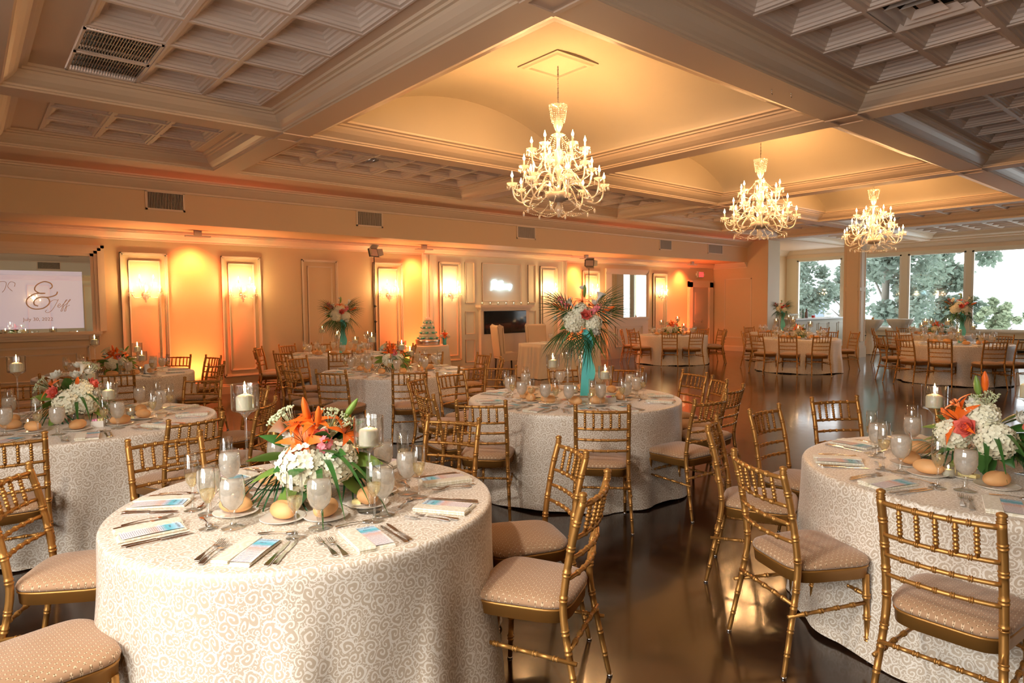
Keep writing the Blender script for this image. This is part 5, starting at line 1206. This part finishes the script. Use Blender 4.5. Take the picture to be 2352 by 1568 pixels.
e = empty('cake_table', (7.75, 11.9, 0)); m = MB(); m.lathe([(0, .74), (.37, .74), (.37, .76), (0, .76)], 32); m.build('tabletop', DLEG, e); m = MB(); m.tube([(0, 0, 0), (0, 0, .74)], .03, 8); m.build('pedestal', DLEG, e); tag(e, 'small round cake table hidden under its cloth', 'table')
m = nocap(); m.lathe([(0, .772), (.38, .772), (.395, .762), (.40, .70), (.44, .35), (.50, .02)], 96, wav=lambda a, z: 1+(.05*math.sin(11*a)+.03*math.sin(7*a+1))*max(0, (.75-z))); o = m.build('tablecloth', CLOTHP, None, (7.75, 11.9, 0)); tag(o, 'pale cloth on the small round cake table', 'tablecloth')
e = empty('cake_stand', (7.72, 11.95, .772)); m = MB(); m.lathe([(0, 0), (.25, 0), (.26, .01), (.255, .03), (.262, .06), (.27, .115), (.265, .122), (0, .122)], 40, wav=lambda a, z: 1+.01*math.sin(24*a)); m.build('plateau', SILVER, e); tag(e, 'ornate round silver plateau stand under the cake', 'cake stand')
e = empty('wedding_cake', (7.72, 11.95, .894)); z = 0
for k, (r0, h_) in enumerate(((.20, .115), (.165, .11), (.13, .11), (.09, .10))):
    m = MB(); m.lathe([(0, z), (r0, z), (r0*.97, z+h_-.005), (r0*.94, z+h_), (0, z+h_)], 28); ti = m.build('tier', ICING, e)
    m = MB()
    for q in range(7):
        a = 2*math.pi*q/7+k*.4; m.ball((r0*math.cos(a), r0*math.sin(a), z+.035), (.038*r0/.2+.01, .038*r0/.2+.01, .024), 7, 4)
    m.build('teal_flowers', ICT, ti); m = MB()
    for q in range(7):
        a = 2*math.pi*(q+.5)/7+k*.4; m.ball((r0*math.cos(a), r0*math.sin(a), z+.03), (.028, .028, .018), 6, 4)
    m.build('white_flowers', WHITE, ti); z += h_
m = MB()
for dx in (-.045, -.015, .02, .05): m.ball((dx, 0, z+.03), (.012, .012, .022), 6, 4); m.tube([(dx, 0, z), (dx, 0, z+.03)], .004, 5); m.ball((dx+.008, .01, z+.012), (.014, .014, .012), 6, 4)
m.build('topper', PAPER, e); tag(e, 'four-tier pale yellow wedding cake with teal flower decoration', 'wedding cake')
e = empty('bouquet_vase', (8.0, 11.72, .772)); m = nocap(); m.lathe([(0, .002), (.04, .002), (.035, .08), (.05, .15), (.045, .15), (.03, .08), (0, .01)], 16); m.build('vase', TEAL, e); A = -123
for k, az, el, rad, s in (('lily', 0, 20, .05, .9), ('lily', 30, 60, .05, .8), ('rose', -30, 40, .06, 1), ('hydrangea', -70, 10, .06, .75), ('hydrangea', 75, 5, .07, .8), ('green_bud', 10, 80, .06, .8), ('leaf', 0, -20, .04, .8), ('leaf', 120, 10, .04, .8), ('hydrangea', 180, 20, .05, .8)): put(e, k, (0, 0, .19), A+az, el, rad, s)
tag(e, 'small orange lily bouquet in a teal vase beside the wedding cake', 'flower arrangement')

# ------------------------------------------------------------------ light stands
def stand(x, y, h, rz, label, tilt):
    e = empty('light_stand', (x, y, 0)); m = MB(); m.tube([(0, 0, .05), (0, 0, h*.5)], .014, 8); m.tube([(0, 0, h*.5), (0, 0, h)], .009, 8); m.build('pole', BLACK, e)
    for k in range(3): a = R(120*k+20); m = MB(); m.tube([(0, 0, .55), (.4*math.cos(a), .4*math.sin(a), .01)], .009, 6); m.build('leg', BLACK, e)
    m = MB()
    for z in (.55, h*.5, h*.62): m.ball((0, 0, z), (.022, .022, .03), 8, 5); m.tube([(0, 0, z), (.04, 0, z)], .008, 6)
    m.build('collars', BLACK, e)
    hd = empty('light_head', (0, 0, h)); hd.parent = e; hd.rotation_euler = (tilt, 0, rz)
    m = MB(); m.box(-.12, .12, -.02, .02, 0, .17); m.build('housing', BLACK, hd); m = MB(); m.box(-.105, .105, -.024, -.02, .012, .158); m.build('diffuser', LEDP, hd)
    m = MB()
    m.add([(.12, -.02, 0), (.12, -.02, .17), (.19, -.10, .15), (.19, -.10, .02)], [(0, 1, 2, 3)]); m.add([(-.12, -.02, 0), (-.12, -.02, .17), (-.17, -.11, .15), (-.17, -.11, .02)], [(0, 1, 2, 3)])
    m.add([(-.12, -.02, .17), (.12, -.02, .17), (.10, -.11, .22), (-.10, -.11, .22)], [(0, 1, 2, 3)]); m.add([(-.12, -.02, 0), (.12, -.02, 0), (.10, -.11, -.05), (-.10, -.11, -.05)], [(0, 1, 2, 3)])
    m.build('barn_doors', GRILLE, hd); tag(e, label, 'light stand')
stand(6.4, 11.85, 2.62, R(20), 'tall black light stand with tilted panel light, left of the fireplace', R(-15))
stand(12.35, 11.5, 2.60, R(-25), 'tall black light stand with panel light, behind the centre table bouquet', R(5))

# ------------------------------------------------------------------ bar alcove and far right things
e = empty('marble_bar', (22.95, 10.55, 0)); m = MB(); m.box(-2.15, 2.15, -.38, .38, 1.05, 1.09); m.build('marble_top', MARB, e)
m = MB(); m.box(-2.0, 2.0, -.28, .30, 0, 1.05); m.build('front', BARP, e); m = MB()
for k in range(5):
    x = -1.9+.78*k
    for a in ((x, x+.03, .2, .92), (x+.65, x+.68, .2, .92), (x, x+.68, .2, .23), (x, x+.68, .89, .92)): m.box(a[0], a[1], -.295, -.28, a[2], a[3])
m.build('front_panels', BARP, e); tag(e, 'marble-topped bar with pale panelled front in the alcove', 'bar')
e = empty('back_counter', (21.3, 12.1, 0)); m = MB(); m.box(-.5, .6, -.7, .6, 1.02, 1.10); m.build('top', MAHO, e); m = MB(); m.box(-.42, .52, -.6, .58, 0, 1.02); m.build('cabinet', BARP, e); tag(e, 'dark red mahogany back counter at the left end of the bar', 'counter')
e = empty('bottle_shelf', (21.3, 12.2, 1.10)); m = MB()
for z in (0, .26, .52): m.box(-.22, .22, -.12, .12, z, z+.02)
m.box(-.22, -.2, -.12, .12, 0, .54); m.box(.2, .22, -.12, .12, 0, .54); m.build('shelves', MARB, e); tag(e, 'white tiered bottle shelf on the back counter', 'shelf')
def mk_bottle(mat, nm):
    def f():
        m = MB(); m.lathe([(.034, 0), (.036, .01), (.036, .17), (.014, .22), (.013, .28), (.015, .285), (.015, .30), (0, .30)], 12); return m.build(nm, mat)
    return f
BT = [Proto(mk_bottle(m, 'bottle')) for m in (GRN, BRN, CLR)]
for k in range(12):
    q = BT[k % 3].get((21.14+.1*(k % 4), 12.15, 1.12+.26*(k//4))); q.scale = (.85, .85, .75); tag(q, 'liquor bottle on the tiered back-counter shelf', 'bottle', 'bottles on the tiered shelf')
for k, (x, c, mt) in enumerate(((22.0, 2, 'pale'), (22.14, 0, 'dark green'), (22.26, 0, 'green'), (22.5, 1, 'dark brown'), (22.6, 1, 'brown'))):
    q = BT[c].get((x, 10.6+.02*k, 1.09)); q.scale = (1, 1, .95+.03*k); tag(q, mt+' wine bottle standing on the marble bar', 'bottle', 'wine bottles on the bar')
def mk_barglass():
    m = nocap(); m.lathe([(0, .0), (.03, .001), (.008, .008), (.005, .06), (.03, .09), (.036, .13), (.03, .16)], 12); return m.build('bar_glass', CLR)
BG = Proto(mk_barglass)
for k in range(16):
    q = BG.get((20.95+.09*(k % 8), 10.48+.12*(k//8), 1.09)); tag(q, 'clear stemmed glass in the rows on the left end of the bar', 'glass', 'glasses on the left end of the bar')
for k in range(12):
    q = BG.get((23.7+.10*(k % 6), 10.46+.12*(k//6), 1.09)); tag(q, 'clear glass in the rack on the right end of the bar', 'glass', 'glasses on the right end of the bar')
m = MB(); m.box(22.85, 22.95, 10.55, 10.63, 1.09, 1.17); o = m.build('cherry_jar', REDB); tag(o, 'small red garnish box on the marble bar', 'jar')
def mk_highboy():
    e = empty('cocktail_table'); m = MB(); m.lathe([(0, 1.05), (.38, 1.05), (.385, 1.06), (.38, 1.075), (0, 1.075)], 36); m.build('tabletop', WF, e)
    m = nocap(); m.lathe([(.385, 1.07), (.39, 1.05), (.30, .90), (.12, .66), (.09, .60), (.10, .5), (.22, .2), (.30, .01)], 72, wav=lambda a, z: 1+.035*math.sin(18*a)*(z < 1.0)); m.build('spandex_cover', simple('ivory_cover', (.80, .76, .66), .5), e)
    m = MB(); m.tube([(0, 0, 0), (0, 0, 1.05)], .03, 8); m.build('pole', CHROME, e); return e
HBY = Proto(mk_highboy)
h = HBY.get((22.7, 7.75, 0)); tag(h, 'tall cocktail table with gathered ivory cover standing against the windows', 'cocktail table')
h = HBY.get((21.6, 8.22, 0)); tag(h, 'tall covered cocktail table partly hidden behind the column', 'cocktail table')
e = empty('drink_cup', (21.5, 8.1, 1.075)); m = MB(); m.lathe([(0, .0), (.03, .0), (.036, .06), (0, .06)], 12); m.build('orange_drink', JUICE, e); m = nocap(); m.lathe([(.031, 0), (.04, .12)], 12); m.build('cup', CLR, e); tag(e, 'plastic cup of orange drink on the half-hidden cocktail table', 'drink')
e = empty('radiator_cover', (25.05, 6.8, 0)); m = MB(); m.box(-.12, .14, -5, 5.8, .08, .42); m.build('cover', HEAT, e); m = MB(); m.box(-.125, .0, -5, 5.8, .40, .425); m.box(-.1, .14, -5, 5.8, .02, .08); m.build('dark_slot', DARK, e); tag(e, 'long low radiator cover running under the windows', 'radiator')
# hooks in the beam
for x, y, lb in ((5.98, 3.2, 'left'), (6.22, 3.13, 'right')):
    m = MB(); m.tube([(0, 0, 0), (0, 0, -.03), (.012, 0, -.045), (.02, 0, -.03)], .0025, 6); m.tube([(0, 0, 0), (0, 0, -.01)], .006, 8); o = m.build('ceiling_hook', CHROME, None, (x, y, ZB)); tag(o, 'small metal hook in the ceiling beam, %s one of the pair' % lb, 'hook')

# ------------------------------------------------------------------ outdoors
b = MB(); b.box(XW+.3, 160, -70, 90, -1.3, -1.2); o = b.build('glare_lawn', GLARE_LAWN); tag(o, kind='structure'); o.name = 'ground'
def tree(x, y, h, r, mat, label, seed, n=5200):
    r_ = random.Random(seed); e = empty('tree', (x, y, -1.2)); m = MB(); m.tube([(0, 0, 0), (.1, 0, h*.45), (0, .2, h*.8)], [.22, .16, .05], 8)
    for k in range(6): a = r_.uniform(0, 6.28); m.tube([(0, 0, h*(.3+.08*k)), (r*.7*math.cos(a), r*.7*math.sin(a), h*(.45+.08*k))], [.07, .02], 5)
    m.build('trunk', BARK, e); m = MB(); cl = [(Vector((r_.gauss(0, .45)*r, r_.gauss(0, .45)*r, max(h*.12, h*.52+r_.gauss(0, .24)*h))), r*r_.uniform(.25, .5)) for _ in range(34)]
    for k in range(n):
        c, q = r_.choice(cl); d = Vector((r_.gauss(0, 1), r_.gauss(0, 1), r_.gauss(0, 1))).normalized()*q*r_.random()**.4; p = c+d
        u = Vector((r_.gauss(0, 1), r_.gauss(0, 1), r_.gauss(0, .6))).normalized(); w = u.cross(Vector((r_.gauss(0, 1), r_.gauss(0, 1), r_.gauss(0, 1)))).normalized(); s = r_.uniform(.09, .20)
        m.add([p-u*s, p+w*s*.6, p+u*s, p-w*s*.6], [(0, 1, 2, 3)])
    m.build('foliage', mat, e); tag(e, label, 'tree')
tree(34, 12.3, 9.5, 1.8, TREEL[0], 'big leafy tree outside the window beside the column', 1, 9000)
tree(41.5, 12.1, 9.5, 2.1, TREEL[1], 'broad leafy tree outside the middle big window', 2, 9000)
tree(41, 19.9, 5.9, 1.9, TREEL[0], 'bushy tree outside the bar window, left side', 3)
tree(47, 19.6, 5.2, 1.3, TREEL[0], 'small tree at the right edge of the bar window', 4, 2500)
tree(41, 9.2, 2.7, .62, TREEL[2], 'small pale yellow-green tree outside the rightmost window', 5, 3000)
e = empty('house', (62, 27.5, -1.2)); m = MB(); m.box(-3, 3, -4, 4, 0, 4.2); m.build('walls', HOUSE, e); m = MB(); m.add([(-3.3, -4.4, 4.2), (3.3, -4.4, 4.2), (3.3, 4.4, 4.2), (-3.3, 4.4, 4.2), (0, -4.4, 6), (0, 4.4, 6)], [(0, 1, 4), (3, 5, 2), (0, 4, 5, 3), (1, 2, 5, 4), (0, 3, 2, 1)]); m.build('roof', HILL, e)
m = MB(); m.box(-3.03, -3.0, -1.2, .2, 1.4, 3.2); m.build('window', HWIN, e); tag(e, 'pale blue house with a dark window seen past the bar', 'house')
m = MB(); vs = []
for k in range(31): y = -60+6*k; vs += [(150, y, -1.3), (150, y, 7+2.2*math.sin(k*.4)+1.2*math.sin(k*.9)), (158, y, -1.3)]
m.add(vs, [(3*k, 3*k+1, 3*k+4, 3*k+3) for k in range(30)]+[(3*k+1, 3*k+2, 3*k+5, 3*k+4) for k in range(30)], True); o = m.build('distant_hill', HILL); tag(o, 'hazy pale hill on the horizon outside', 'hill')

# ------------------------------------------------------------------ labels that single each thing out
def screen(p):
    v = Vector(p)-CAMP; d = v.dot(fw); return (v.dot(r2)/d, d)
SEC = ['right', 'back-right', 'back', 'back-left', 'left', 'front-left', 'front', 'front-right']
buck = {}
for o, desc, cat, t, prep, group in REG:
    cx, cy, _ = TB[t]; A = math.atan2(cy, cx); x, y = o.location.x-cx, o.location.y-cy
    ang = (math.degrees(math.atan2(y, x)-(A-math.pi/2))) % 360; s = SEC[int(((ang+22.5) % 360)//45)]
    if math.hypot(x, y) < .09: s = 'centre'
    buck.setdefault((t, desc, s if cat not in ('tablecloth', 'flower arrangement', 'butter dish', 'sugar caddy', 'card') else ''), []).append((o, cat, prep, group))
ORD = {2: ('left one', 'right one'), 3: ('left of three', 'middle of three', 'right of three'), 4: ('leftmost of four', 'second from left', 'third from left', 'rightmost of four')}
for (t, desc, s), L in buck.items():
    L.sort(key=lambda q: screen(q[0].location)[0])
    for k, (o, cat, prep, group) in enumerate(L):
        w = {'at': '%s at the %s side of the %s', 'on': '%s on the %s side of the %s', 'over': '%s over the%s %s'}[prep]
        if s == '': lb = '%s %s the %s' % (desc, prep, TN[t])
        elif s == 'centre': lb = '%s in the middle of the %s' % (desc, TN[t])
        else: lb = '%s, %s of the %s' % (desc, s, TN[t])
        if len(L) > 1: lb += ', '+(ORD[len(L)][k] if len(L) in ORD else 'number %d from left' % (k+1))
        ws = lb.split()
        tag(o, ' '.join(ws[:16]), cat, group)
